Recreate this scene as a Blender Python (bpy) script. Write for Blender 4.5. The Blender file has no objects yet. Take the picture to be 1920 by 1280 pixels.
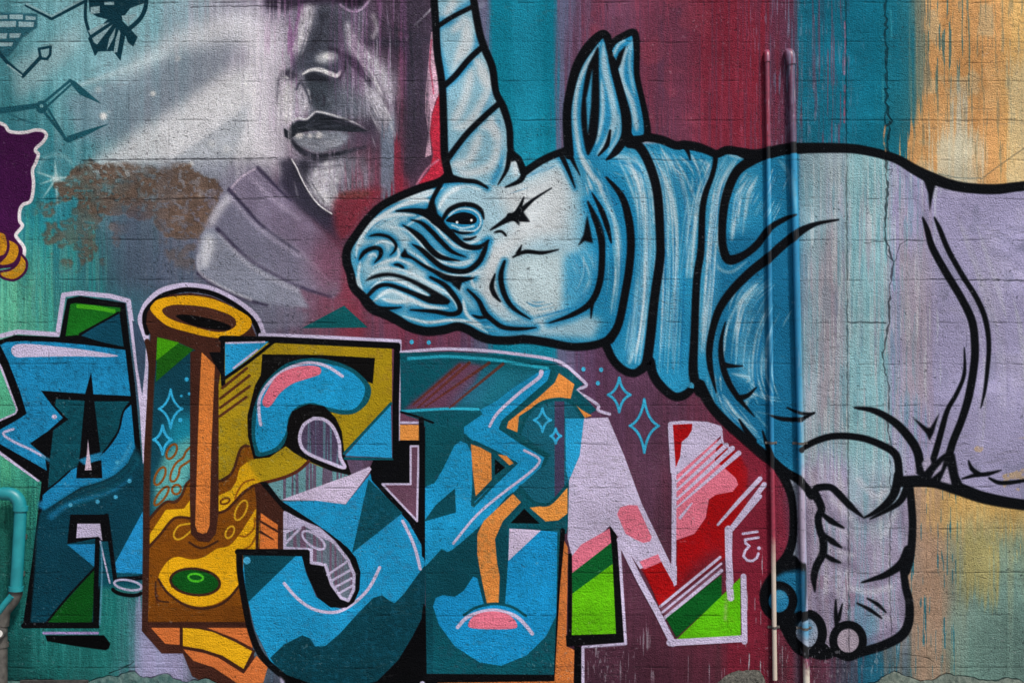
import bpy, bmesh, math, random
import numpy as np
from mathutils import Vector
from mathutils.geometry import tessellate_polygon

random.seed(7)
rng = np.random.default_rng(11)
SC = bpy.context.scene
COL = SC.collection

# ---------------------------------------------------------------- camera, sky, sun, exposure
K = 0.4 / 149.5                      # metres of wall per survey unit (one block is 149.5 units = 0.4 m long)
GROUND_U = 1345.0                    # survey height of the pavement
def WX(u): return (u - 960.0) * K
def WZ(v): return (GROUND_U - v) * K

CAM_D = 6.4
cd = bpy.data.cameras.new('camera'); cam = bpy.data.objects.new('camera', cd); COL.objects.link(cam)
cam.location = (0, -CAM_D, WZ(640)); cam.rotation_euler = (math.radians(90), 0, 0)
cd.sensor_width = 36.0; cd.lens = 36.0 * CAM_D / (1920 * K); cd.clip_end = 500
SC.camera = cam
SUN_EL, SUN_AZ = 52.0, 33.0          # light comes from the upper right in front of the wall
world = bpy.data.worlds.new('World'); SC.world = world; world.use_nodes = True
wn = world.node_tree; bgn = wn.nodes['Background']
sky = wn.nodes.new('ShaderNodeTexSky'); sky.sky_type = 'NISHITA'; sky.sun_disc = False
sky.sun_elevation = math.radians(SUN_EL); sky.sun_rotation = math.radians(180 - SUN_AZ)
sky.air_density = 1.0; sky.dust_density = 4.0; sky.ozone_density = 1.0
wn.links.new(sky.outputs[0], bgn.inputs[0]); bgn.inputs[1].default_value = 0.05
sd = bpy.data.lights.new('sun', 'SUN'); sun = bpy.data.objects.new('sun', sd); COL.objects.link(sun)
sd.energy = 1.5; sd.angle = math.radians(7); sd.color = (1.0, 0.95, 0.88)
el, az = math.radians(SUN_EL), math.radians(SUN_AZ)
to_sun = Vector((math.cos(el) * math.sin(az), -math.cos(el) * math.cos(az), math.sin(el)))
sun.rotation_euler = to_sun.to_track_quat('Z', 'Y').to_euler(); sun.location = to_sun * 20
SC.view_settings.view_transform = 'Standard'; SC.view_settings.look = 'None'
SC.view_settings.exposure = 1.28; SC.view_settings.gamma = 1.0; SC.view_settings.use_curve_mapping = False

# ---------------------------------------------------------------- the painter: a colour field over the wall, in wall units
X0, X1, Y0, Y1 = -300, 2220, -200, 1360
CW, CH = X1 - X0, Y1 - Y0
cv = np.zeros((CH, CW, 3), np.float32)
YY, XX = np.mgrid[Y0:Y1, X0:X1].astype(np.float32)

def washp(poly, mask, col, a=1.0, sm=False):
    pts = smooth(P(poly), True) if sm else P(poly)
    m, y0, x0 = cover(pts)
    w = np.zeros((CH, CW), np.float32); w[y0:y0 + m.shape[0], x0:x0 + m.shape[1]] = m
    wash(w * mask, col, a)

def vnoise(h, w, cy, cx, octv=1, seed=None):
    """value noise 0..1, cells of cy x cx units"""
    r = np.random.default_rng(seed if seed is not None else rng.integers(1 << 30))
    out = np.zeros((h, w), np.float32); amp, tot = 1.0, 0.0
    for o in range(octv):
        gy, gx = int(h / cy) + 3, int(w / cx) + 3
        g = r.random((gy, gx)).astype(np.float32)
        ys = np.linspace(0, h / cy, h, dtype=np.float32); xs = np.linspace(0, w / cx, w, dtype=np.float32)
        yi, xi = ys.astype(int), xs.astype(int)
        fy, fx = ys - yi, xs - xi
        fy = fy * fy * (3 - 2 * fy); fx = fx * fx * (3 - 2 * fx)
        a = g[yi] * (1 - fy)[:, None] + g[yi + 1] * fy[:, None]
        out += amp * (a[:, xi] * (1 - fx) + a[:, xi + 1] * fx)
        tot += amp; amp *= 0.5; cy = max(1.0, cy / 2); cx = max(1.0, cx / 2)
    return out / tot

def sstep(a, b, x):
    t = np.clip((x - a) / (b - a), 0, 1)
    return t * t * (3 - 2 * t)

def P(s):
    if not isinstance(s, str): return [tuple(map(float, p)) for p in s]
    return [tuple(float(c) for c in q.split(',')) for q in s.split()]

def smooth(pts, closed=False, n=6):
    m = len(pts)
    if m < 3: return pts
    out = []
    rngs = range(m) if closed else range(m - 1)
    for i in rngs:
        if closed: p0, p1, p2, p3 = pts[i - 1], pts[i], pts[(i + 1) % m], pts[(i + 2) % m]
        else: p0, p1, p2, p3 = pts[max(i - 1, 0)], pts[i], pts[i + 1], pts[min(i + 2, m - 1)]
        for k in range(n):
            t = k / n; t2, t3 = t * t, t * t * t
            out.append(tuple(0.5 * (2 * p1[j] + (p2[j] - p0[j]) * t + (2 * p0[j] - 5 * p1[j] + 4 * p2[j] - p3[j]) * t2
                                    + (3 * p1[j] - p0[j] - 3 * p2[j] + p3[j]) * t3) for j in (0, 1)))
    if not closed: out.append(pts[-1])
    return out

def box_blur(a, r):
    r = int(r)
    if r < 1: return a
    for ax in (0, 1):
        for _ in range(2):
            p = np.pad(a, [(r + 1, r) if i == ax else (0, 0) for i in (0, 1)], mode='edge')
            c = np.cumsum(p, axis=ax, dtype=np.float64)
            n = a.shape[ax]
            if ax == 0: a = ((c[2 * r + 1:2 * r + 1 + n] - c[:n]) / (2 * r + 1)).astype(np.float32)
            else: a = ((c[:, 2 * r + 1:2 * r + 1 + n] - c[:, :n]) / (2 * r + 1)).astype(np.float32)
    return a

def cover(pts, pad=2):
    """anti-aliased coverage of a polygon -> (mask, y0, x0) in canvas cells"""
    p = np.array(pts, np.float64) - (X0, Y0)
    x0, y0 = np.floor(p.min(0)).astype(int) - pad; x1, y1 = np.ceil(p.max(0)).astype(int) + pad + 1
    x0, y0 = max(x0, 0), max(y0, 0); x1, y1 = min(x1, CW), min(y1, CH)
    if x1 <= x0 or y1 <= y0: return None
    w, h, SS = x1 - x0, y1 - y0, 3
    m = np.zeros((h, w), np.float32)
    ax, ay = p[:, 0] - x0, p[:, 1] - y0; bx, by = np.roll(ax, -1), np.roll(ay, -1)
    for r in range(h):
        acc = np.zeros(w + 1, np.float64)
        for s in range(SS):
            y = r + (s + 0.5) / SS
            k = (ay <= y) != (by <= y)
            if not k.any(): continue
            xs = np.sort(ax[k] + (y - ay[k]) * (bx[k] - ax[k]) / (by[k] - ay[k]))
            for q in range(0, len(xs) - 1, 2):
                a, b = max(xs[q], 0), min(xs[q + 1], w)
                if b <= a: continue
                ia, ib = int(a), int(b)
                if ia == ib: m[r, min(ia, w - 1)] += (b - a) / SS
                else:
                    m[r, ia] += (ia + 1 - a) / SS
                    if ib < w: m[r, ib] += (b - ib) / SS
                    acc[ia + 1] += 1.0 / SS; acc[min(ib, w)] -= 1.0 / SS
        m[r] += np.cumsum(acc)[:w]
    return np.clip(m, 0, 1), y0, x0

CLIP = [None]
WOB = vnoise(CH, CW, 7, 7, 2, 5)
def blend(m, y0, x0, col, a=1.0, grain=0.0):
    h, w = m.shape
    mm = m * a
    if grain: mm = np.clip(mm * (1 + grain * (WOB[y0:y0 + h, x0:x0 + w] - 0.5) * 2), 0, 1)
    if CLIP[0] is not None: mm = mm * CLIP[0][y0:y0 + h, x0:x0 + w]
    t = cv[y0:y0 + h, x0:x0 + w]
    c = np.array(col, np.float32) / 255.0 if not isinstance(col, np.ndarray) else col[y0:y0 + h, x0:x0 + w]
    t += (c - t) * mm[..., None]

def stroke_mask(pts, ws, soft):
    p = np.array(pts, np.float64) - (X0, Y0); ws = np.array(ws) / 2.0
    R = ws.max() + soft + 2
    x0, y0 = np.floor(p.min(0) - R).astype(int); x1, y1 = np.ceil(p.max(0) + R).astype(int)
    x0, y0 = max(x0, 0), max(y0, 0); x1, y1 = min(x1, CW), min(y1, CH)
    if x1 <= x0 or y1 <= y0: return None
    D = np.full((y1 - y0, x1 - x0), 1e3, np.float32)
    if len(p) == 1: p = np.vstack([p, p + 0.01]); ws = np.array([ws[0]] * 2)
    for i in range(len(p) - 1):
        a, b = p[i], p[i + 1]; r = max(ws[i], ws[i + 1]) + soft + 2
        cx0 = max(int(min(a[0], b[0]) - r), x0); cx1 = min(int(max(a[0], b[0]) + r) + 1, x1)
        cy0 = max(int(min(a[1], b[1]) - r), y0); cy1 = min(int(max(a[1], b[1]) + r) + 1, y1)
        if cx1 <= cx0 or cy1 <= cy0: continue
        gy, gx = np.mgrid[cy0:cy1, cx0:cx1].astype(np.float32); gx += 0.5; gy += 0.5
        d = b - a; L2 = max(d @ d, 1e-9)
        t = np.clip(((gx - a[0]) * d[0] + (gy - a[1]) * d[1]) / L2, 0, 1)
        dist = np.hypot(gx - a[0] - t * d[0], gy - a[1] - t * d[1]) - (ws[i] + (ws[i + 1] - ws[i]) * t)
        v = D[cy0 - y0:cy1 - y0, cx0 - x0:cx1 - x0]
        np.minimum(v, dist, out=v)
    return 1 - sstep(-soft, soft, D), y0, x0

# ---------------------------------------------------------------- things, parts, films of paint
PAINT_MAT = None
LAYER = [0]
CUR = [None]

def empty(name, label, cat, loc, group=None):
    o = bpy.data.objects.new(name, None); COL.objects.link(o); o.location = loc
    o['label'] = label; o['category'] = cat
    if group: o['group'] = group
    o.empty_display_size = 0.1
    return o

def thing(name, label, cat, at, group=None):
    """a painted figure: its Empty sits on the wall face at wall units AT"""
    o = empty(name, label, cat, (WX(at[0]), 0, WZ(at[1])), group)
    CUR[0] = o
    return o

def new_mesh(name, verts, faces, mat, parent=None, label=None, smooth_faces=False):
    me = bpy.data.meshes.new(name); me.from_pydata(verts, [], faces); me.update()
    if mat is not None: me.materials.append(mat)
    if smooth_faces: me.polygons.foreach_set('use_smooth', [True] * len(me.polygons))
    o = bpy.data.objects.new(name, me); COL.objects.link(o)
    if parent is not None: o.parent = parent
    if label: o['label'] = label
    return o

def world_of(o):
    v = Vector((0, 0, 0))
    while o is not None: v += o.location; o = o.parent
    return v

PENDING = []
LMAP = np.zeros((CH, CW), np.int16)
def film(name, pts, tris, parent, label=None, outline=None, slope=0):
    ol = outline or pts
    c = cover([((a - X0) / 4 + X0, (b - Y0) / 4 + Y0) for a, b in ol], 1)
    lay = 1                                  # each film lies on top of the paint already there
    if c is not None:
        m, y0, x0 = c; v = LMAP[y0:y0 + m.shape[0], x0:x0 + m.shape[1]]
        if (m > 0).any(): lay = int(v[m > 0].max()) + 1; v[m > 0] = lay
    LAYER[0] = max(LAYER[0], lay)
    base = world_of(parent); n = max(len(pts), 1)
    verts = [(WX(px) - base.x, -0.0007 - lay * 2.4e-5 - slope * 1.2e-5 * (i % (n // 2 if slope else n)) / n - base.y, WZ(py) - base.z) for i, (px, py) in enumerate(pts)]
    fs = []
    for t in tris:                       # keep every face turned to the street
        (ax, ay), (bx, by), (cx, cy) = (pts[t[0]], pts[t[1]], pts[t[2]])
        s = (bx - ax) * (cy - ay) - (by - ay) * (cx - ax)
        fs.append(tuple(t) if s < 0 else tuple(reversed(t)))
    o = new_mesh(name, verts, fs, PAINT_MAT, parent, label)
    return o

def poly_film(name, pts, parent, label=None):
    cl = []
    for q in pts:
        if not cl or abs(q[0] - cl[-1][0]) + abs(q[1] - cl[-1][1]) > 0.05: cl.append(q)
    tris = tessellate_polygon([[Vector((a, b, 0)) for a, b in cl]])
    return film(name, cl, tris, parent, label)

def ribbon(pts, ws):
    L, R = [], []
    n = len(pts)
    for i in range(n):
        a, b = pts[max(i - 1, 0)], pts[min(i + 1, n - 1)]
        dx, dy = b[0] - a[0], b[1] - a[1]; l = math.hypot(dx, dy) or 1
        nx, ny = -dy / l, dx / l; r = max(ws[i] / 2, 0.25)
        L.append((pts[i][0] + nx * r, pts[i][1] + ny * r)); R.append((pts[i][0] - nx * r, pts[i][1] - ny * r))
    v = L + R; f = []
    for i in range(n - 1): f += [(i, i + 1, n + i + 1), (i, n + i + 1, n + i)]
    return v, f

def F(col, pts, name=None, sm=False, soft=0, a=1.0, parent=None, label=None, grain=0.0):
    """fill a shape with paint; with a name it is also a film of its own"""
    pts = P(pts)
    if sm: pts = smooth(pts, True)
    c = cover(pts, 2 + int(soft * 2.5))
    if c is not None and col is not None:
        m, y0, x0 = c
        if soft >= 1: m = box_blur(m, soft)
        blend(m, y0, x0, col, a, grain)
    if name: return poly_film(name, pts, parent or CUR[0], label)

def taperw(n, w, t0, t1):
    out = []
    for i in range(n):
        u = i / max(n - 1, 1); k = 1.0
        if t0 and u < t0: k = min(k, 0.12 + 0.88 * math.sin(u / t0 * math.pi / 2))
        if t1 and u > 1 - t1: k = min(k, 0.12 + 0.88 * math.sin((1 - u) / t1 * math.pi / 2))
        out.append(w * k)
    return out

def L(col, pts, w, name=None, sm=True, soft=0.8, a=1.0, t0=0, t1=0, parent=None, label=None, halo=None, grain=0.0):
    pts = P(pts)
    if isinstance(w, (list, tuple)):
        u = np.linspace(0, 1, len(w))
    if sm and len(pts) > 2: pts = smooth(pts, False, 5)
    elif (t0 or t1 or isinstance(w, (list, tuple))) and len(pts) == 2:
        (ax, ay), (bx, by) = pts; pts = [(ax + (bx - ax) * i / 8, ay + (by - ay) * i / 8) for i in range(9)]
    n = len(pts)
    ws = list(np.interp(np.linspace(0, 1, n), u, w)) if isinstance(w, (list, tuple)) else taperw(n, w, t0, t1)
    if halo:
        hc, hw, hs, ha = halo
        s = stroke_mask(pts, [q + hw for q in ws], hs)
        if s: blend(*s, hc, ha)
    s = stroke_mask(pts, ws, soft)
    if s: blend(*s, col, a, grain)
    if name:
        v, f = ribbon(pts, ws)
        nn = len(v) // 2
        return film(name, v, f, parent or CUR[0], label, v[:nn] + v[nn:][::-1], 1)

def brush(guide, n, spread, cols, w=(1.5, 4), a=(.25, .6), seed=1):
    r = random.Random(seed); g = smooth(P(guide), False, 8)
    for _ in range(n):
        i = r.randrange(0, max(len(g) - 6, 1)); m = r.randrange(5, max(6, len(g) // 2)); off = r.gauss(0, spread); seg = g[i:i + m]
        if len(seg) < 3: continue
        out = []
        for k, (x, y) in enumerate(seg):
            b, c = seg[min(k + 1, len(seg) - 1)], seg[max(k - 1, 0)]; dx, dy = b[0] - c[0], b[1] - c[1]; l = math.hypot(dx, dy) or 1
            out.append((x - dy / l * off, y + dx / l * off))
        L(r.choice(cols), out, r.uniform(*w), sm=False, soft=r.uniform(1.2, 2.6), a=r.uniform(*a), t0=.35, t1=.35, grain=.6)

def ell(cx, cy, rx, ry, rot=0, n=28):
    c, s = math.cos(math.radians(rot)), math.sin(math.radians(rot))
    return [(cx + rx * math.cos(t) * c - ry * math.sin(t) * s, cy + rx * math.cos(t) * s + ry * math.sin(t) * c)
            for t in (2 * math.pi * i / n for i in range(n))]

def star(cx, cy, hw, hh, n=6):
    tips = [(cx, cy - hh), (cx + hw, cy), (cx, cy + hh), (cx - hw, cy)]
    out = []
    for i in range(4):
        a, b = tips[i], tips[(i + 1) % 4]
        q = (cx + (a[0] + b[0] - 2 * cx) * 0.2, cy + (a[1] + b[1] - 2 * cy) * 0.2)
        for k in range(n):
            t = k / n
            out.append(((1 - t) ** 2 * a[0] + 2 * t * (1 - t) * q[0] + t * t * b[0], (1 - t) ** 2 * a[1] + 2 * t * (1 - t) * q[1] + t * t * b[1]))
    return out + [tips[0]]

# ---------------------------------------------------------------- materials
def nodes_of(m):
    m.use_nodes = True
    return m.node_tree.nodes, m.node_tree.links

cimg = bpy.data.images.new('wall_colours', CW, CH, alpha=False, float_buffer=False)
himg = bpy.data.images.new('wall_relief', CW, CH, alpha=False, float_buffer=True, is_data=True)

def math_node(nd, lk, op, a, b=None, c=None):
    n = nd.new('ShaderNodeMath'); n.operation = op
    for i, v in enumerate((a, b, c)):
        if v is None: continue
        if isinstance(v, (int, float)): n.inputs[i].default_value = v
        else: lk.new(v, n.inputs[i])
    return n.outputs[0]

def wall_coords(nd, lk):
    geo = nd.new('ShaderNodeNewGeometry'); sp = nd.new('ShaderNodeSeparateXYZ'); lk.new(geo.outputs['Position'], sp.inputs[0])
    u = math_node(nd, lk, 'MULTIPLY_ADD', sp.outputs[0], 1 / (K * CW), (960 - X0) / CW)
    v = math_node(nd, lk, 'MULTIPLY_ADD', sp.outputs[2], 1 / (K * CH), (Y1 - GROUND_U) / CH)
    cb = nd.new('ShaderNodeCombineXYZ'); lk.new(u, cb.inputs[0]); lk.new(v, cb.inputs[1])
    return geo, sp, cb.outputs[0]

def noise(nd, lk, vec, scale, detail=3, rough=0.55):
    n = nd.new('ShaderNodeTexNoise'); n.inputs['Scale'].default_value = scale; n.inputs['Detail'].default_value = detail
    n.inputs['Roughness'].default_value = rough
    if vec is not None: lk.new(vec, n.inputs['Vector'])
    return n

def ramp(nd, lk, fac, stops):
    r = nd.new('ShaderNodeValToRGB'); e = r.color_ramp.elements
    while len(e) < len(stops): e.new(0.5)
    for q, (p, c) in zip(e, stops):
        q.position = p; q.color = (c, c, c, 1) if isinstance(c, (int, float)) else (*c, 1)
    lk.new(fac, r.inputs[0])
    return r.outputs[0]

def paint_material(name, stucco=1.0, bare=None):
    m = bpy.data.materials.new(name); nd, lk = nodes_of(m); b = nd['Principled BSDF']
    geo, sp, uv = wall_coords(nd, lk)
    ti = nd.new('ShaderNodeTexImage'); ti.image = cimg; ti.extension = 'EXTEND'; ti.interpolation = 'Linear'; lk.new(uv, ti.inputs[0])
    pos = geo.outputs['Position']
    # paint thickness and wear: small uneven tone, like rolled masonry paint
    n1 = noise(nd, lk, pos, 9, 5, 0.6); n2 = noise(nd, lk, pos, 170, 3, 0.6)
    f1 = math_node(nd, lk, 'MULTIPLY_ADD', n1.outputs[0], 0.34, 0.83)
    f2 = math_node(nd, lk, 'MULTIPLY_ADD', n2.outputs[0], 0.5, 0.75)
    ff = math_node(nd, lk, 'MULTIPLY', f1, f2)
    mx = nd.new('ShaderNodeMix'); mx.data_type = 'RGBA'; mx.blend_type = 'MULTIPLY'; mx.inputs[0].default_value = 1
    lk.new(ti.outputs[0], mx.inputs[6]); cbn = nd.new('ShaderNodeCombineColor')
    for i in range(3): lk.new(ff, cbn.inputs[i])
    lk.new(cbn.outputs[0], mx.inputs[7]); colour = mx.outputs[2]
    if bare:
        hs = nd.new('ShaderNodeHueSaturation'); hs.inputs['Value'].default_value = 1.15; lk.new(colour, hs.inputs['Color']); colour = hs.outputs[0]
        mp = nd.new('ShaderNodeMapping'); mp.inputs['Scale'].default_value = (1, 1, .12); lk.new(pos, mp.inputs['Vector'])
        nc = noise(nd, lk, mp.outputs[0], 42, 4, .65)
        mc = nd.new('ShaderNodeMix'); mc.data_type = 'RGBA'; lk.new(ramp(nd, lk, nc.outputs[0], [(.60, 0.0), (.68, .35)]), mc.inputs[0])
        lk.new(colour, mc.inputs[6]); mc.inputs[7].default_value = (.36, .40, .44, 1); colour = mc.outputs[2]
    if bare:                                   # lower end left unpainted
        zlo, zhi, c = bare
        nz = noise(nd, lk, pos, 14, 3, 0.6)
        zz = math_node(nd, lk, 'MULTIPLY_ADD', nz.outputs[0], 0.22, math_node(nd, lk, 'SUBTRACT', sp.outputs[2], 0.11))
        k = ramp(nd, lk, math_node(nd, lk, 'MULTIPLY_ADD', zz, 1 / (zhi - zlo), -zlo / (zhi - zlo)), [(0.3, 1.0), (0.6, 0.0)])
        m2 = nd.new('ShaderNodeMix'); m2.data_type = 'RGBA'; lk.new(k, m2.inputs[0]); lk.new(colour, m2.inputs[6])
        m2.inputs[7].default_value = (*c, 1); colour = m2.outputs[2]
    lk.new(colour, b.inputs['Base Color'])
    rr = math_node(nd, lk, 'MULTIPLY_ADD', n2.outputs[0], 0.3, 0.62)
    lk.new(rr if stucco else math_node(nd, lk, 'MULTIPLY', rr, 0.5), b.inputs['Roughness']); b.inputs['Specular IOR Level'].default_value = 0.05 if stucco else 0.5
    if stucco:
        hi = nd.new('ShaderNodeTexImage'); hi.image = himg; hi.extension = 'EXTEND'; lk.new(uv, hi.inputs[0])
        g1 = noise(nd, lk, pos, 140, 3, 0.65); g2 = noise(nd, lk, pos, 48, 4, 0.6); g3 = noise(nd, lk, pos, 2.6, 3, 0.6)
        vo = nd.new('ShaderNodeTexVoronoi'); vo.inputs['Scale'].default_value = 150; lk.new(pos, vo.inputs['Vector'])
        h = math_node(nd, lk, 'MULTIPLY_ADD', g1.outputs[0], 1.6, math_node(nd, lk, 'MULTIPLY', g2.outputs[0], 0.9))
        h = math_node(nd, lk, 'MULTIPLY_ADD', vo.outputs['Distance'], -0.2, h)
        h = math_node(nd, lk, 'MULTIPLY', h, ramp(nd, lk, g3.outputs[0], [(.30, .35), (.5, 1.0), (.72, 1.45)]))
        h = math_node(nd, lk, 'MULTIPLY_ADD', hi.outputs[0], 1.0, math_node(nd, lk, 'MULTIPLY', h, stucco))
        bp = nd.new('ShaderNodeBump'); bp.inputs['Strength'].default_value = 1.0; bp.inputs['Distance'].default_value = 0.0105
        lk.new(h, bp.inputs['Height']); lk.new(bp.outputs[0], b.inputs['Normal'])
    return m

def plain_material(name, c1, c2, scale=20, rough=0.6, bump=0.002, bscale=60, metal=0.0, spec=0.4):
    m = bpy.data.materials.new(name); nd, lk = nodes_of(m); b = nd['Principled BSDF']
    geo = nd.new('ShaderNodeNewGeometry'); pos = geo.outputs['Position']
    n = noise(nd, lk, pos, scale, 5, 0.62); lk.new(ramp(nd, lk, n.outputs[0], [(0.32, c1), (0.68, c2)]), b.inputs['Base Color'])
    b.inputs['Roughness'].default_value = rough; b.inputs['Metallic'].default_value = metal; b.inputs['Specular IOR Level'].default_value = spec
    if bump:
        nb = noise(nd, lk, pos, bscale, 4, 0.6); bp = nd.new('ShaderNodeBump'); bp.inputs['Distance'].default_value = bump
        lk.new(nb.outputs[0], bp.inputs['Height']); lk.new(bp.outputs[0], b.inputs['Normal'])
    return m

PAINT_MAT = paint_material('painted_masonry')
# ---------------------------------------------------------------- background washes of paint
GX = [-300, 0, 100, 200, 300, 400, 500, 620, 760, 880, 980, 1080, 1250, 1430, 1520, 1640, 1740, 1830, 1920, 2220]
GY = [-200, 0, 200, 400, 560, 750, 950, 1150, 1280, 1360]
G = ['''60,120,130 80,138,148 125,180,190 140,195,205 130,180,192 160,165,180 150,140,165 95,90,110 100,70,95 115,110,135 25,135,165 115,110,145 105,55,75 125,44,62 40,115,140 20,115,140 120,125,110 215,155,90 225,175,110 215,170,110''',
'''50,115,125 60,125,135 100,160,170 130,170,182 150,158,170 190,190,202 200,195,210 90,95,108 95,75,95 100,90,115 22,140,165 100,105,140 110,60,82 130,44,62 45,110,135 18,118,140 150,140,115 215,155,90 225,180,110 215,170,110''',
'''40,115,125 40,115,125 30,125,140 65,110,120 85,95,110 115,115,135 115,110,130 100,60,80 130,50,70 90,80,110 25,130,155 110,90,120 110,60,80 130,46,64 80,110,130 25,115,138 160,140,110 215,160,90 200,160,100 200,160,100''',
'''90,180,150 95,185,150 55,130,130 55,105,120 66,90,112 98,100,120 98,98,118 120,75,95 125,50,70 110,65,90 30,115,140 95,75,105 92,58,82 110,50,70 110,70,90 140,140,150 170,150,120 210,170,110 205,165,105 205,165,105''',
'''75,170,140 80,180,145 60,140,130 62,95,115 60,84,110 70,90,115 85,85,110 85,80,105 100,60,85 70,70,100 60,90,120 92,62,92 90,57,80 125,48,68 140,60,80 190,165,110 205,165,100 215,175,105 215,175,100 210,170,100''',
'''30,100,90 38,115,98 40,125,115 38,120,118 48,110,115 60,110,120 75,120,130 95,80,105 100,65,88 95,62,88 92,60,86 90,58,80 88,55,75 130,38,58 110,70,95 150,140,140 178,142,110 210,172,98 200,165,95 200,165,95''',
'''15,70,70 18,75,74 28,108,107 32,120,118 90,120,140 90,110,130 75,100,120 90,75,100 90,60,80 85,55,75 80,50,70 80,48,65 85,45,62 118,38,55 110,48,72 85,112,135 155,128,108 125,148,135 108,142,132 108,142,132''',
'''15,60,60 15,60,60 25,88,86 42,102,102 110,110,135 70,90,95 70,80,95 70,65,85 70,50,70 68,45,62 65,42,58 66,41,56 76,40,55 88,45,56 86,45,60 52,95,115 112,107,92 85,112,102 78,100,94 78,100,94''']
G = np.array([[[float(c) for c in q.split(',')] for q in r.split()] for r in G], np.float32) / 255
G = np.concatenate([G[:1], G, G[-1:]])
n_fine = vnoise(CH, CW, 110, 5, 2, 21) - 0.5
n_wide = vnoise(CH, CW, 160, 22, 2, 22) - 0.5
n_y = vnoise(CH, CW, 300, 9, 2, 23) - 0.5
sx = XX + 46 * n_fine + 60 * n_wide; sy = YY + 190 * n_y

def bilin(sx, sy):
    xi = np.clip(np.searchsorted(GX, sx) - 1, 0, len(GX) - 2); yi = np.clip(np.searchsorted(GY, sy) - 1, 0, len(GY) - 2)
    gx, gy = np.array(GX, np.float32), np.array(GY, np.float32)
    fx = np.clip((sx - gx[xi]) / (gx[xi + 1] - gx[xi]), 0, 1)[..., None]; fy = np.clip((sy - gy[yi]) / (gy[yi + 1] - gy[yi]), 0, 1)[..., None]
    return (G[yi, xi] * (1 - fx) + G[yi, xi + 1] * fx) * (1 - fy) + (G[yi + 1, xi] * (1 - fx) + G[yi + 1, xi + 1] * fx) * fy
cv[:] = bilin(sx, sy)
STREAK = vnoise(CH, CW, 70, 3.1, 3, 24)
STREAK2 = vnoise(CH, CW, 160, 4, 2, 25)
PATCH = vnoise(CH, CW, 26, 26, 4, 26)
cv *= (0.90 + 0.2 * STREAK)[..., None]

def wash(mask, col, a=1.0):
    c = np.array(col, np.float32) / 255
    cv[:] += (c - cv) * (np.clip(mask, 0, 1) * a)[..., None]

def band(x0, x1, y0=-400, y1=1500, s=8, sy_=30, j=26):
    xx = XX + j * (STREAK2 - 0.5) + 0.8 * j * (STREAK - 0.5)
    yy = YY + 90 * (STREAK - 0.5)
    return sstep(x0 - s, x0 + s, xx) * (1 - sstep(x1 - s, x1 + s, xx)) * sstep(y0 - sy_, y0 + sy_, yy) * (1 - sstep(y1 - sy_, y1 + sy_, yy))

# turquoise column between horn and ear, with its grey lilac edges
wash(band(890, 1075, -400, 720, 16, 20, 20), (108, 106, 138), 0.7)
wash(band(918, 1042, -400, 700, 8, 20, 12), (14, 126, 152), 1.0)
wash(band(960, 1010, -400, 700, 14, 20, 20), (38, 150, 182), 0.45)
wash(band(1070, 1310, -400, 300, 30, 30, 60), (108, 56, 78), 0.7)
wash(band(1105, 1130, -400, 200, 10, 40), (128, 48, 68), 0.3)
wash(band(1190, 1222, -400, 330, 14, 30), (128, 50, 70), 0.3)
wash(band(1300, 1450, -400, 290, 30, 30), (132, 36, 54), 0.65)
wash(band(1450, 1490, -400, 420, 6, 30), (110, 45, 68), 0.6)
# red runs into the blue, blue into the red
wash(sstep(0.60, 0.70, STREAK) * band(1430, 1600, -400, 300, 30, 30, 40), (130, 45, 68), 0.7)
wash(sstep(0.62, 0.70, STREAK) * band(1455, 1530, -400, 300, 12, 30, 40), (95, 140, 165), 0.6)
wash(band(1500, 1712, -400, 420, 10, 40, 20), (14, 108, 134), 0.72)
wash(sstep(0.66, 0.72, STREAK2) * band(1530, 1600, -400, 300, 12, 40), (120, 70, 95), 0.6)
wash(sstep(.5, .7, STREAK2) * band(1075, 1480, -400, 300, 20, 30, 30), (92, 60, 84), .5)
wash(sstep(.62, .72, STREAK) * band(1075, 1440, -400, 300, 20, 30, 30), (150, 62, 84), .4)
wash(sstep(.78, .84, vnoise(CH, CW, 26, 3, 1, 27)) * band(1400, 1600, -400, 300, 40, 30, 30), (140, 140, 165), .35)
wash(sstep(.60, .72, vnoise(CH, CW, 60, 60, 3, 28)) * band(1100, 1330, -400, 300, 20, 30, 30), (152, 66, 84), .35)
# orange field on the right with ragged brush edge
edge = 1738 - sstep(130, 330, YY) * 46
om = sstep(-6, 6, XX - edge + 46 * (STREAK - 0.5) + 30 * (STREAK2 - 0.5)) * (1 - sstep(860, 900, YY))
wash(om, (212, 160, 104), 1.0)
wash(om * sstep(0.45, 0.7, vnoise(CH, CW, 90, 60, 4, 35)), (224, 178, 122), 0.7)
wash(om * sstep(0.52, 0.68, vnoise(CH, CW, 110, 40, 4, 36)), (190, 138, 84), 0.55)
wash(om * sstep(0.60, 0.70, vnoise(CH, CW, 60, 50, 4, 37)), (196, 184, 150), 0.5)
wash(om * sstep(1850, 1925, XX + 40 * (STREAK2 - .5)), (228, 196, 120), 0.55)
wash(om * sstep(0.585, 0.66, STREAK) * (1 - sstep(1790, 1850, XX)) * (1 - sstep(120, 240, YY)), (40, 112, 126), 0.8)
wash(om * sstep(0.64, 0.70, STREAK), (120, 125, 105), 0.55)
wash(band(1785, 1812, 170, 400, 6, 30, 30) * om, (196, 192, 172), 0.9)
wash(band(1750, 1836, 245, 400, 10, 20, 40) * om, (200, 196, 172), 0.75)
wash(band(1890, 1960, 110, 420, 8, 30, 30) * om, (224, 205, 160), 0.7)
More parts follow.
